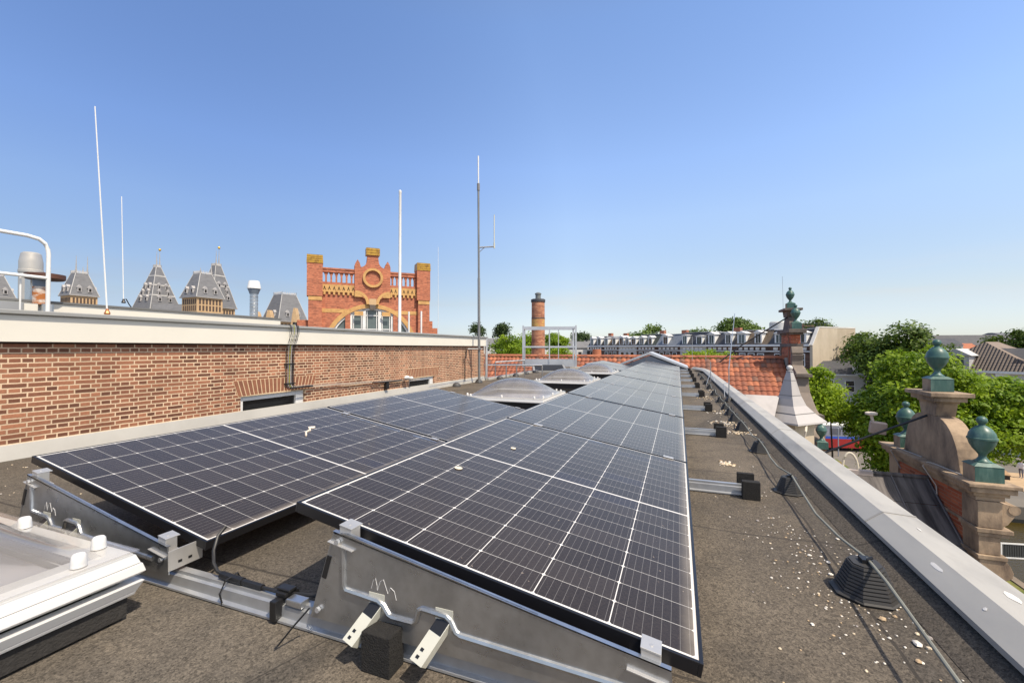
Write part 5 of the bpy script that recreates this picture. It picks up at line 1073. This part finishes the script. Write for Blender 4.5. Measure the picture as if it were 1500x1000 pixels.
# end wall
zr = 3.75 + 12
T = thing("plaster_end_wall", "tall blank stained plaster end wall of the house row", "house end wall", (ox, oy, -12), RA)
e0 = MB().prism([(.35, 0), (.35, zc_ - .2), (-1.35, zr + .2), (-10.9, zr + .2), (-10.9, 0)], 'x', -.42, -.01); e0.build("wall", plaster, T)
m = MB()
for (a, b) in (((.42, zc_ - .2), (-1.35, zr + .26)), ((-1.35, zr + .26), (-10.95, zr + .26))):
    d_ = Vector((0, b[0] - a[0], b[1] - a[1])); m.obox((-.215, (a[0] + b[0]) / 2, (a[1] + b[1]) / 2), (.24, 0, 0), d_ / 2, Vector((0, -d_.z, d_.y)).normalized() * .09)
m.build("coping", mat("coping_pale", (.62, .60, .56), .7), T)
# roof terrace on it
T = thing("roof_terrace", "dark roof terrace railing with planter on the roof behind the plaster wall", "terrace", (*cw(P0r[0] + 6.5, P0r[1] + 6.5), 15.9 - 12), RA)
m = MB()
for k in range(12): m.box((-.5 + k * .5, -1, 0), (-.45 + k * .5, -.95, 1.1))
m.box((-.5, -1, 1.1), (5.3, -.94, 1.18)); m.build("railing", mat("dark_rail", (.05, .05, .055), .5), T)
MB().box((-1, -2.5, 0), (3, -1.2, .5)).build("planter", mat("planter_grey", (.12, .12, .13), .7), T)
tkx, tky = cw(48, 78); tk = thing("white_tank", "pale cylindrical tank with rusty frame on a roof behind the row", "tank", (tkx, tky, 2))
MB().lathe([(1.5, 0), (1.5, 3.3), (1.3, 3.5)], (0, 0, 0), 20).build("drum", mat("tank_pale", (.45, .45, .43), .6, 0, .1, 1), tk, smooth=True)
MB().box((2.2, -.1, 0), (2.35, .1, 2.6)).box((5.2, -.1, 0), (5.35, .1, 2.6)).box((2.2, -.1, 2.6), (5.35, .1, 2.75)).box((3.6, -.1, 0), (3.75, .1, 3.0)).build("frame", mat("rusty_frame", (.22, .12, .09), .7), tk)

# generic small far houses
def simple_house(label, lat, d, wd, dp, ze, zr_, rz, wm, rm, nwin=3, flat=False, chim=False, floors=3, grp=None, wbar=white_paint):
    x, y = cw(lat, d); T = thing("town_house", label, "house", (x, y, -12), rz, grp)
    e, r_ = ze + 12, zr_ + 12
    MB().box((-wd / 2, 0, 0), (wd / 2, dp, e - .02)).build("wall", wm, T)
    if flat: RF = MB().box((-wd / 2 - .1, -.1, e), (wd / 2 + .1, dp + .1, e + .3)).build("roof", rm, T)
    else: RF = MB().prism([(-.3, e), (dp + .3, e), (dp * .62, r_), (dp * .38, r_)], 'x', -wd / 2 - .1, wd / 2 + .1).build("roof", rm, T)
    for f in range(floors):
        for j in range(nwin):
            xx = -wd / 2 + wd * (j + .5) / nwin; z = e - 2.4 - f * 3.2
            if z < .3: continue
            W_ = MB().box((xx - .6, -.05, z), (xx + .6, -.005, z + 1.7)).build("window", wbar, T); MB().box((xx - .48, -.07, z + .1), (xx + .48, -.055, z + .8)).box((xx - .48, -.07, z + .9), (xx + .48, -.055, z + 1.6)).build("pane", glass_dark, W_)
    if chim: MB().box((wd * .2, dp * .4, r_ - .8), (wd * .2 + .9, dp * .4 + .7, r_ + .9)).build("chimney", mat("chim_brown", (.10, .05, .04), .9), RF)
    return T
greywall = mat("grey_render", (.22, .22, .22), .8, 0, .1, 2)
# white house below plaster wall
wh = simple_house("small white house with dark mansard below the plaster end wall", 49.0, 63.0, 7.5, 8, -3.2, -1.2, R(YAW - 25), whitewall, slate_dark, 3, chim=True)
MB().box((-3.9, -.35, 8.75), (3.9, .0, 8.95)).build("cornice", white_paint, wh)
MB().box((.6, -.2, 8.96), (2.2, 1.4, 10.6)).build("dormer", white_paint, wh); MB().box((.9, -.23, 9.2), (1.9, -.205, 10.3)).build("dormer_pane", glass_dark, wh)
# tiled house on the right
def pantile(name, c1, c2, sx):
    m = bpy.data.materials.new(name); t, nd, lk, b = nodes_of(m); tc = N(t, "ShaderNodeTexCoord"); s = N(t, "ShaderNodeSeparateXYZ"); lk.new(tc.outputs["Object"], s.inputs[0])
    a = mth(t, 'FRACT', mth(t, 'MULTIPLY', s.outputs[0], sx)); z = mth(t, 'FRACT', mth(t, 'MULTIPLY', s.outputs[2], 3.2))
    f = mth(t, 'MULTIPLY', mth(t, 'GREATER_THAN', a, .45), mth(t, 'GREATER_THAN', z, .2)); n = noise(t, pos(t), 2.5, 4)
    lk.new(mixc(t, n, mixc(t, f, c1, c2), tuple(x * .6 for x in c2)), b.inputs["Base Color"]); b.inputs["Roughness"].default_value = .7
    bm = N(t, "ShaderNodeBump"); bm.inputs["Strength"].default_value = 1; bm.inputs["Distance"].default_value = .08
    lk.new(mth(t, 'ADD', mth(t, 'SINE', mth(t, 'MULTIPLY', s.outputs[0], sx * 6.283)), mth(t, 'MULTIPLY', z, -.6)), bm.inputs["Height"]); lk.new(bm.outputs[0], b.inputs["Normal"]); return m
T = thing("tiled_roof_house", "house with brown and black pantiled hip roof and white dormer, right of the trees", "house", (*cw(58.6, 54), -12), R(YAW - 66))
ptm = pantile("black_brown_pantile", (.03, .026, .024), (.16, .12, .095), 3.0); ptb = mat("brown_tile", (.20, .155, .12), .8, 0, .15, 4, (.15, .115, .09), 1)
RH = MB().add([(-5.5, -.3, 10.0), (5.0, -.3, 10.0), (5.0, 11, 10.0), (-5.5, 11, 10.0), (-1.0, 3.6, 13.6), (-1.0, 7.4, 13.6)], [(0, 1, 4)]).add([(5.0, -.3, 10.0), (5.0, 11, 10.0), (-1.0, 7.4, 13.6), (-1.0, 3.6, 13.6)], [(0, 1, 2, 3)], 1).add([(-5.5, -.3, 10.0), (-1.0, 3.6, 13.6), (-1.0, 7.4, 13.6), (-5.5, 11, 10.0)], [(0, 1, 2, 3)], 0).add([(-5.5, 11, 10.0), (-1, 7.4, 13.6), (5, 11, 10.0)], [(0, 1, 2)], 1).build("roof", [ptm, ptb], T)
MB().box((-5.2, 0, 0), (4.7, 10.7, 9.7)).build("wall", whitewall, T); MB().box((-5.6, -.45, 9.7), (5.1, 11.1, 9.98)).build("cornice", white_paint, T)
DM = MB().box((-3.6, -.2, 10.0), (-1.2, 3, 11.8)).prism([(-3.9, 11.81), (-.9, 11.81), (-2.4, 12.7)], 'y', -.4, 3.5).build("dormer", mat("dormer_grey_white", (.48, .48, .48), .7), T); MB().box((-3.1, -.23, 10.3), (-2.5, -.205, 11.6)).box((-2.3, -.23, 10.3), (-1.7, -.205, 11.6)).build("pane", glass_sky, DM)
MB().box((3.4, 1.2, 10.2), (4.4, 2.0, 13.0)).build("chimney", mat("chim_brick", (.20, .11, .075), .9, 0, .2, 6), RH)
T2 = simple_house("dark brick house with white ground floor at the right edge", 61.8, 50, 8, 9, -2.1, .75, R(YAW - 50), darkbrick2, slate_dark, 3, wbar=white_paint, chim=True)
MB().box((-4.05, -.12, 0), (4.05, -.085, 3.6)).build("ground_floor", white_paint, T2); MB().box((-3.6, -.16, 0), (-2.4, -.125, 2.7)).build("door", dark, T2); MB().box((-4.1, -.5, 9.35), (4.1, -.02, 9.88)).build("cornice", white_paint, T2)
for (lab, lat, d, wd, dp, ze, zr_, wm, rm) in (("far grey gabled roof behind the tiled house", 128, 118, 18, 10, 1.5, 4.4, greywall, slate_dark), ("small far house with bright red roof above the tiled house", 107, 103, 7, 8, .3, 1.9, whitewall, tile3),
        ("far flat block with blue window on the skyline at the right edge", 170, 145, 11, 8, 5.2, 6, greywall, slate), ("grey gabled house far right behind the tiled house", 136, 118, 10, 9, 1.2, 3.9, whitewall, slate_dark), ("pale narrow house far behind the trees by the copper urn", 99, 100, 8, 8, 1.4, 3.0, whitewall, slate_dark)):
    simple_house(lab, lat, d, wd, dp, ze, zr_, R(YAW - 15), wm, rm, 3, floors=1, grp="far houses on the skyline")
for (lab, u, d, wd, ze, zr_, wm, rm, fl) in (("low grey house with white attic, left end of the row behind the cage", 878, 122, 12, -.2, 2.6, greywall, slate, False), ("white flat roofed house seen through the guard cage", 818, 120, 16, .5, 1.4, whitewall, slate_dark, True),
        ("grey roofed house between the chimney and the row houses", 850, 135, 14, 1.2, 3.4, whitewall, slate, False), ("distant pale houses above the small tree by the brick corner", 722, 170, 14, 2.0, 4.6, whitewall, slate, False)):
    simple_house(lab, (u - 750) / 635.6 * d, d, wd, 9, ze, zr_, R(YAW + 3), wm, rm, 4, fl, grp="houses seen past the guard cage", floors=2)
T = thing("brick_chimney_block", "brick chimney block with white slab and red pot left of the zinc gable", "chimney", (*cw(6.45, 33), -6), R(YAW))
MB().box((-1.0, -.5, 0), (1.0, .5, 5.6)).build("stack", gablebrick_x, T); MB().box((-1.35, -.7, 5.603), (1.25, .7, 6.05)).build("slab", mat("pale_slab", (.5, .46, .38), .8), T); MB().lathe([(.36, 6.053), (.32, 6.7)], (0, 0, 0), 14).build("pot", tile3, T, smooth=True)

# ------------------------------------------------------------------ street level
gnd = MB().box((-1500, -1500, -13), (17.4, 3000, -12)); gnd.box((28.2, -1500, -13), (2500, 3000, -12)); gnd.box((17.4, 47.5, -13), (28.2, 3000, -12.001)); gnd.box((17.4, -1500, -13), (28.2, -60, -12.001))
pave = mat("street_paving", (.16, .145, .125), .9, 0, .15, 1.5, (.12, .11, .10), .3)
tag(gnd.build("ground", pave), "paved street and quays at ground level", "ground", kind='structure')
wat = bpy.data.materials.new("canal_water"); t, nd, lk, b = nodes_of(wat); b.inputs["Base Color"].default_value = (.055, .042, .012, 1); b.inputs["Roughness"].default_value = .12
bm_ = N(t, "ShaderNodeBump"); bm_.inputs["Strength"].default_value = .6; bm_.inputs["Distance"].default_value = .06; lk.new(noise(t, scaled(t, pos(t), (1, 2.2, 1)), 2.4, 4), bm_.inputs["Height"]); lk.new(bm_.outputs[0], b.inputs["Normal"])
tag(MB().box((17.4, -60, -14.5), (28.2, 47.5, -13.3)).build("canal_water", wat), "brown green canal water", "water", kind='structure')
tag(MB().box((17.0, -60, -14.5), (17.4, 47.5, -11.9)).box((28.2, -60, -14.5), (28.6, 47.5, -11.9)).build("quay_wall", mat("quay_stone", (.20, .16, .12), .9)), "stone quay edging the canal", "quay", kind='structure')
tag(MB().box((8.0, -60, -11.998), (16.95, 60, -11.95)).build("grass_verge", mat("verge_grass", (.09, .12, .02), .95, 0, .5, 2.5, (.22, .16, .05), .5)), "grassy bank of the canal with yellowing patches", "grass", kind='structure')
tag(MB().box((28.65, -60, -11.998), (34, 60, -11.95)).build("quay_path", mat("quay_sand", (.42, .30, .18), .95, 0, .2, 2)), "sandy quay path on the far bank", "path", kind='structure')
# moored boat
bt = thing("moored_boat", "dark hulled flat boat moored at the far quay, bottom right", "boat", (26.6, 36.5, -13.3), R(90))
hull = [(-7, -.2), (-6.2, -1.3), (-3, -1.7), (3, -1.7), (6.2, -1.2), (7.2, 0), (6.2, 1.2), (3, 1.7), (-3, 1.7), (-6.2, 1.3), (-7, .2)]
m = MB(); n = len(hull); vs = [(x * .9, y * .8, -.3) for x, y in hull] + [(x, y, .95) for x, y in hull]; m.add(vs, [tuple(range(n))[::-1]] + [(i, (i + 1) % n, n + (i + 1) % n, n + i) for i in range(n)]); m.build("hull", mat("black_hull", (.012, .012, .014), .4), bt)
m = MB().add([(x * .985, y * .97, .90) for x, y in hull], [tuple(range(n))]); m.build("deck", mat("grey_deck", (.30, .27, .23), .8, 0, .2, 3), bt)
m = MB()
for i in range(n):
    p, q = hull[i], hull[(i + 1) % n]; m.tube([(p[0], p[1], .97), (q[0], q[1], .97)], .07, 6)
m.build("gunwale", mat("pale_gunwale", (.40, .37, .32), .7), bt)
MB().box((-4, -.9, .905), (-1, .9, 1.35)).build("hatch", mat("hatch_wood", (.25, .17, .10), .8), bt); MB().box((.5, -.8, .905), (3.6, .8, 1.2)).build("cover", blackp, bt)
# fence panel on the bank
fx, fy = cw(29.0, 25.0); fe = thing("bank_fence", "black mesh fence panel with white frame on the grassy bank", "fence", (fx, fy, -12), R(YAW - 8))
m = MB().box((-.85, -.03, .75), (1.1, .03, .82)).box((-.85, -.03, 1.55), (1.1, .03, 1.62)).box((-.92, -.03, .75), (-.85, .03, 1.62)).box((1.1, -.03, .75), (1.17, .03, 1.62)); m.build("frame", white_paint, fe)
m = MB()
for k in range(16): m.box((-.84 + k * .12, -.012, .83), (-.80 + k * .12, .012, 1.54))
m.build("mesh", blackp, fe)
MB().box((-.85, -.005, .83), (1.1, .005, 1.54)).build("backing", mat("dark_net", (.05, .055, .055), .9), fe); MB().box((.7, -.04, 0), (.76, .04, 1.55)).build("post", galv, fe)
# coach
cx_, cy_ = cw(41.5, 55); co = thing("striped_coach", "grey, blue and red striped coach with white roof parked behind the trees", "coach", (cx_, cy_, -12), R(YAW - 8))
MB().box((-5.5, -1.25, .45), (5.5, 1.25, 1.55)).build("lower_body", mat("red_coach_paint", (.30, .02, .02), .35), co)
MB().box((-5.5, -1.255, 1.553), (5.5, 1.255, 1.85)).build("stripe", mat("blue_coach_paint", (.03, .09, .45), .35), co)
MB().box((-5.5, -1.25, 1.853), (5.5, 1.25, 3.1)).build("upper_body", mat("grey_coach_paint", (.22, .235, .29), .35), co)
MB().box((-5.55, -1.3, 3.103), (5.55, 1.3, 3.35)).build("roof", white_paint, co, bevel=.08)
MB().box((-3.5, -1.27, .46), (-2.4, -1.255, 2.9)).build("door", mat("coach_door", (.2, .14, .10), .5), co)
for x in (-3.8, 3.6):
    for s_ in (-1, 1): MB().tube([(x, s_ * 1.28, .48), (x, s_ * 1.0, .48)], .48, 16).build("wheel", blackp, co)
for j in range(5): MB().box((-1.9 + j * 1.45, -1.262, 2.05), (-.65 + j * 1.45, -1.255, 2.85)).build("window", mat("coach_glass", (.10, .11, .14), .15), co)
lx, ly = cw(38.6, 51.5); lp = thing("lamp_post", "thin grey lamp post in front of the striped coach", "lamp post", (lx, ly, -12))
MB().tube([(0, 0, 0), (0, 0, 3.3), (.08, .03, 3.45), (1.0, .3, 3.5)], .06, 8).build("pole", mat("post_grey", (.28, .31, .36), .5), lp); MB().box((.8, .2, 3.42), (1.4, .4, 3.52)).build("lamp_head", galv, lp)
sx_, sy_ = cw(43.5, 58.5); sg = thing("street_sign", "small blue and white square street sign above the coach", "sign", (sx_, sy_, -12), R(YAW - 30))
MB().tube([(0, 0, 0), (0, 0, 4.9)], .05, 8).build("post", galv, sg); MB().box((-.9, -.06, 2.6), (.9, -.0, 5.6)).build("backboard", mat("sign_grey", (.10, .11, .13), .6), sg)
MB().box((-.42, -.09, 4.1), (.42, -.065, 4.95)).build("plate", mat("sign_blue", (.02, .10, .55), .4), sg); MB().poly([(-.28, -.095, 4.2), (.28, -.095, 4.2), (0, -.095, 4.62)]).build("symbol", white_paint, sg)
# people and bikes on the far quay
def person(x, y, c_top, c_leg, label, rz):
    m = bpy.data.meshes.new("person"); V = [(0, 0, .95), (0, 0, 1.2), (0, 0, 1.42), (0, 0, 1.52), (0, .0, 1.62), (0, 0, 1.74), (-.19, 0, 1.42), (-.25, .04, 1.15), (-.22, .14, .92), (.19, 0, 1.42), (.25, .02, 1.15), (.24, .1, .9), (-.1, 0, .9), (-.11, .03, .5), (-.11, -.02, .08), (-.11, .13, .04), (.1, 0, .9), (.12, -.05, .5), (.12, -.12, .08), (.12, .03, .04)]
    Ed = [(0, 1), (1, 2), (2, 3), (3, 4), (4, 5), (2, 6), (6, 7), (7, 8), (2, 9), (9, 10), (10, 11), (0, 12), (12, 13), (13, 14), (14, 15), (0, 16), (16, 17), (17, 18), (18, 19)]
    rad = [.15, .15, .15, .06, .10, .09, .075, .05, .04, .075, .05, .04, .1, .07, .05, .04, .1, .07, .05, .04]
    m.from_pydata(V, Ed, []); o = bpy.data.objects.new("person", m); COL.objects.link(o); md = o.modifiers.new("skin", 'SKIN'); m.skin_vertices[0].data[0].use_root = True
    for i, r_ in enumerate(rad): m.skin_vertices[0].data[i].radius = (r_, r_ * .8)
    o.modifiers.new("sub", 'SUBSURF').levels = 2; o.modifiers["sub"].render_levels = 2
    mm = bpy.data.materials.new("person_clothes"); t, nd, lk, b = nodes_of(mm); tc = N(t, "ShaderNodeTexCoord"); s = N(t, "ShaderNodeSeparateXYZ"); lk.new(tc.outputs["Object"], s.inputs[0])
    c = mixc(t, mth(t, 'GREATER_THAN', s.outputs[2], .92), c_leg, c_top); c = mixc(t, mth(t, 'GREATER_THAN', s.outputs[2], 1.50), c, (.45, .28, .2)); c = mixc(t, mth(t, 'GREATER_THAN', s.outputs[2], 1.70), c, (.06, .04, .03)); lk.new(c, b.inputs["Base Color"])
    m.materials.append(mm); o.location = (x, y, -11.95); o.rotation_euler = (0, 0, rz); return tag(o, label, "person")
ax_, ay_ = cw(46.2, 41.5); person(ax_, ay_, (.75, .75, .74), (.3, .06, .05), "person in a white top beside the green urn's foot on the far quay", 1.0)
ax_, ay_ = cw(50.0, 42.8); person(ax_, ay_, (.7, .7, .7), (.1, .1, .14), "person in pale shirt standing near the benches on the far quay", 2.2)
bx_, by_ = cw(48.6, 43.0); bn = thing("terrace_bench", "wooden slatted bench and table set on the sandy far quay", "bench", (bx_, by_, -11.95), R(70))
MB().box((-1.2, -.25, .42), (1.2, .25, .47)).build("seat", mat("bench_wood", (.34, .22, .12), .8, 0, .2, 6), bn); MB().box((-1.2, .22, .5), (1.2, .27, .9)).build("backrest", MATS["bench_wood"], bn)
for x in (-1, 1): MB().box((x - .05, -.22, 0), (x + .05, .22, .42)).build("leg", blackp, bn)

# ------------------------------------------------------------------ trees
def leaf_mat(name, c1, c2, trans=.25):
    m = bpy.data.materials.new(name); t, nd, lk, b = nodes_of(m); p = pos(t); out = nd["Material Output"]
    at = N(t, "ShaderNodeAttribute"); at.attribute_name = "tint"
    col = mixc(t, at.outputs["Fac"], c1, c2); lk.new(col, b.inputs["Base Color"]); b.inputs["Roughness"].default_value = .55; b.inputs["Specular IOR Level"].default_value = .3
    tl = N(t, "ShaderNodeBsdfTranslucent"); lk.new(mixc(t, at.outputs["Fac"], tuple(x * 1.3 for x in c1), tuple(x * 1.5 for x in c2)), tl.inputs[0]); mx = N(t, "ShaderNodeMixShader"); mx.inputs[0].default_value = trans
    lk.new(b.outputs[0], mx.inputs[1]); lk.new(tl.outputs[0], mx.inputs[2]); lk.new(mx.outputs[0], out.inputs[0]); return m
leaf_b = leaf_mat("linden_leaf", (.075, .155, .010), (.27, .37, .022), .38); leaf_d = leaf_mat("dark_leaf", (.028, .062, .008), (.12, .18, .018), .25)
leaf_y = leaf_mat("yellow_green_leaf", (.17, .27, .012), (.30, .40, .03), .38); leaf_f = leaf_mat("far_leaf", (.06, .11, .02), (.13, .19, .035), .25)
leaf_p = leaf_mat("poplar_leaf", (.035, .065, .02), (.06, .095, .028), .2)
bark = mat("bark", (.09, .07, .05), .95, 0, .3, 6)
def crown_mesh(name, blobs, n, size, lm, seed):
    rg = np.random.default_rng(seed); B = np.array(blobs, float); vol = (B[:, 3] * B[:, 4] * B[:, 5]) ** .66; pk = rg.choice(len(B), n, p=vol / vol.sum())
    # sprays: leaves gather in flat drooping clumps on the outside of each blob, with hollows between
    nc = max(10, n // 70); cpk = rg.choice(len(B), nc, p=vol / vol.sum()); d = rg.normal(size=(nc, 3)); d /= np.linalg.norm(d, axis=1)[:, None]
    rad = rg.uniform(.40, 1.12, nc) ** .5; cc = B[cpk, :3] + d * rad[:, None] * B[cpk, 3:6]; ctint = rg.uniform(0, 1, nc) ** 1.2
    w_ = rg.integers(0, nc, n); cs = size * rg.uniform(1.4, 3.6, nc)
    off = np.clip(rg.normal(size=(n, 3)), -1.7, 1.7) * .8 * cs[w_][:, None] * np.array([1, 1, .42]); c = cc[w_] + off; c[:, 2] -= (off[:, 0] ** 2 + off[:, 1] ** 2) / (cs[w_] * 4)
    out = d[w_] * .8 + rg.normal(size=(n, 3)) * .55 + np.array([0, 0, .55]); out /= np.linalg.norm(out, axis=1)[:, None]
    a = np.cross(out, rg.normal(size=(n, 3))); a /= np.linalg.norm(a, axis=1)[:, None]; b2 = np.cross(out, a)
    s = size * rg.uniform(.6, 1.25, n)[:, None]
    v = np.empty((n, 4, 3)); v[:, 0] = c - a * s * .62; v[:, 1] = c - b2 * s * .40 + out * s * .08; v[:, 2] = c + a * s * .62; v[:, 3] = c + b2 * s * .40 + out * s * .08
    me = bpy.data.meshes.new(name); me.vertices.add(n * 4); me.vertices.foreach_set("co", v.reshape(-1)); me.loops.add(n * 4); me.loops.foreach_set("vertex_index", np.arange(n * 4)); me.polygons.add(n); me.polygons.foreach_set("loop_start", np.arange(n) * 4); me.polygons.foreach_set("loop_total", np.full(n, 4))
    tint = np.clip(ctint[w_] * .7 + rg.uniform(0, .3, n), 0, 1); at = me.attributes.new("tint", 'FLOAT', 'FACE'); at.data.foreach_set("value", tint.astype(np.float32)); me.materials.append(lm); me.update(); me.validate(); return me
def tree(label, lat, d, zc, h, r_, lm, n, size, seed, name="leafy_tree", cat="tree", nb=9, grp=None, squash=1.0):
    x, y = cw(lat, d); T = thing(name, label, cat, (x, y, -12), 0, grp); rr = random.Random(seed); z = zc + 12; bl = [(0, 0, z - h * .1, r_ * .50, r_ * .50, h * .55)]
    for k in range(nb):
        a = 2 * PI * k / nb + rr.uniform(-.4, .4); q = rr.uniform(.42, .80); zz = z + h * rr.uniform(-.62, .70); f = max(.25, 1 - abs(zz - z) / h * .75) 
        s = rr.uniform(.24, .44); bl.append((math.cos(a) * r_ * q * f, math.sin(a) * r_ * q * f, zz, r_ * s, r_ * s, h * s * .72 * squash))
    o = bpy.data.objects.new("crown", crown_mesh("crown", bl, n, size, lm, seed)); COL.objects.link(o); o.parent = T
    m = MB(); tr_ = max(.1, r_ * .055); m.tube([(0, 0, 0), (.05 * r_, 0, z * .4), (0, .04 * r_, z * .8), (0, 0, z + h * .3)], tr_, 8, 0, tr_ * .35)
    for b_ in bl[1:7]: m.tube([(0, 0, z - h * .55), (b_[0] * .5, b_[1] * .5, (z - h * .4 + b_[2]) / 2), (b_[0], b_[1], b_[2])], tr_ * .45, 6, 0, tr_ * .12)
    m.build("trunk", bark, T, smooth=True); return T
q = lambda u, d: (u - 750) / 635.6 * d
zz = lambda v, d: CAMZ + (509.4 - v) / 635.6 * d
tree("big bright green linden behind the scroll gable's top urn", q(1335, 33), 33, zz(600, 33), 5.6, 4.2, leaf_b, 30000, .23, 1, nb=14)
tree("wide bright green linden filling the right side beyond the scroll gable", q(1436, 34), 34, zz(605, 34), 4.6, 5.0, leaf_b, 30000, .23, 2, nb=14)
tree("green linden with dark hollows between the small white house and the scroll gable", q(1300, 36), 36, zz(628, 36), 4.8, 3.1, leaf_b, 20000, .23, 3, nb=12)
tree("dark tall tree rising highest behind the lindens", q(1308, 58), 58, zz(536, 58), 6.6, 5.4, leaf_d, 15000, .36, 4, nb=12)
tree("dark tree beside the blank plaster wall", q(1268, 66), 66, zz(545, 66), 6.5, 3.2, leaf_d, 9000, .38, 5, nb=10)
tree("dark tree behind the copper urn and lindens, to the right of the tallest", q(1370, 62), 62, zz(545, 62), 5, 4.8, leaf_d, 10000, .38, 15, nb=10)
tree("yellow-green young tree beside the tall brick gable pier", q(1188, 38), 38, zz(572, 38), 2.6, 1.6, leaf_y, 8000, .22, 6, nb=10)
tree("yellow-green tree just below the plaster wall", q(1216, 40), 40, zz(592, 40), 2.1, 1.7, leaf_y, 8000, .22, 16, nb=10)
tree("dark green tree at the right edge on the skyline", q(1500, 100), 100, zz(505, 100), 4.6, 6.2, leaf_d, 8000, .5, 7, nb=9)
gb_ = "bushy trees behind the flat roofs and rows"
tree("round dark green tree rising behind the middle of the house row", q(945, 150), 150, zz(494, 150), 4.8, 8.6, leaf_f, 9000, .75, 8, grp=gb_)
tree("small sparse tree behind the house row, between two bigger trees", q(1026, 128), 128, zz(490, 128), 3.0, 3.8, leaf_f, 3500, .6, 9, grp=gb_)
tree("feathery green tree behind the row near the pale tank", q(1080, 105), 105, zz(484, 105), 3.4, 5.3, leaf_f, 7500, .55, 10, grp=gb_)
tree("roof garden shrubs above the plaster end wall", q(1192, 84), 84, zz(478, 84), 1.5, 3.0, leaf_d, 4500, .32, 11, grp=gb_)
tree("bright lime small tree behind the tiled ridge, nearer the zinc gable", q(1016, 44), 44, zz(524, 44), 1.35, 1.15, leaf_y, 4500, .16, 12, grp=gb_)
tree("bright lime small tree behind the tiled ridge, nearer the tall pier", q(1046, 45), 45, zz(526, 45), 1.3, 1.6, leaf_y, 5500, .16, 13, grp=gb_)
tree("bushy bright tree left of the round chimney, by the brick corner", q(740, 48), 48, zz(515, 48), 2.0, 2.6, leaf_b, 9000, .20, 14, grp=gb_)
tree("green tree just left of the guard cage", q(768, 62), 62, zz(508, 62), 2.3, 2.6, leaf_b, 6500, .25, 17, grp=gb_)
tree("distant green tree right of the chimney, framed by the guard cage", q(816, 95), 95, zz(499, 95), 1.7, 3.0, leaf_b, 5000, .36, 18, grp=gb_)
tree("lime bush low inside the view of the guard cage", q(820, 45), 45, zz(521, 45), .95, 1.35, leaf_y, 4500, .16, 19, grp=gb_)
tree("brownish distant tree between the cage and the row houses", q(848, 140), 140, zz(496, 140), 2.2, 3.0, leaf_p, 2500, .5, 20, grp=gb_)
tree("dark slim poplar behind the mast", q(700, 95), 95, zz(489, 95), 2.6, 1.6, leaf_p, 3000, .32, 21, "poplar_tree", "tree", nb=7)
tree("dark slim poplar just right of the brick corner", q(736, 80), 80, zz(492, 80), 2.6, 1.15, leaf_p, 3500, .28, 22, "poplar_tree", "tree", nb=7)
bl = [(random.uniform(-10, 10), random.uniform(-2, 2), .35, .9, .6, .5) for _ in range(26)]
me = crown_mesh("quay_bushes", bl, 5000, .16, leaf_y, 30); o = bpy.data.objects.new("quay_bushes", me); COL.objects.link(o); o.location = (*cw(53, 48), -11.9); tag(o, "yellow green bushes along the far quay", "bushes", kind='stuff')
bl = [(random.uniform(-300, 300), random.uniform(-20, 20), random.uniform(-1, 2), 9, 6, 5) for _ in range(120)]
me = crown_mesh("distant_trees", bl, 22000, 1.1, leaf_f, 31); o = bpy.data.objects.new("distant_trees", me); COL.objects.link(o); o.location = (*cw(150, 330), -5.5); o.rotation_euler = (0, 0, R(YAW)); tag(o, "far line of town trees at the horizon", "trees", kind='stuff')
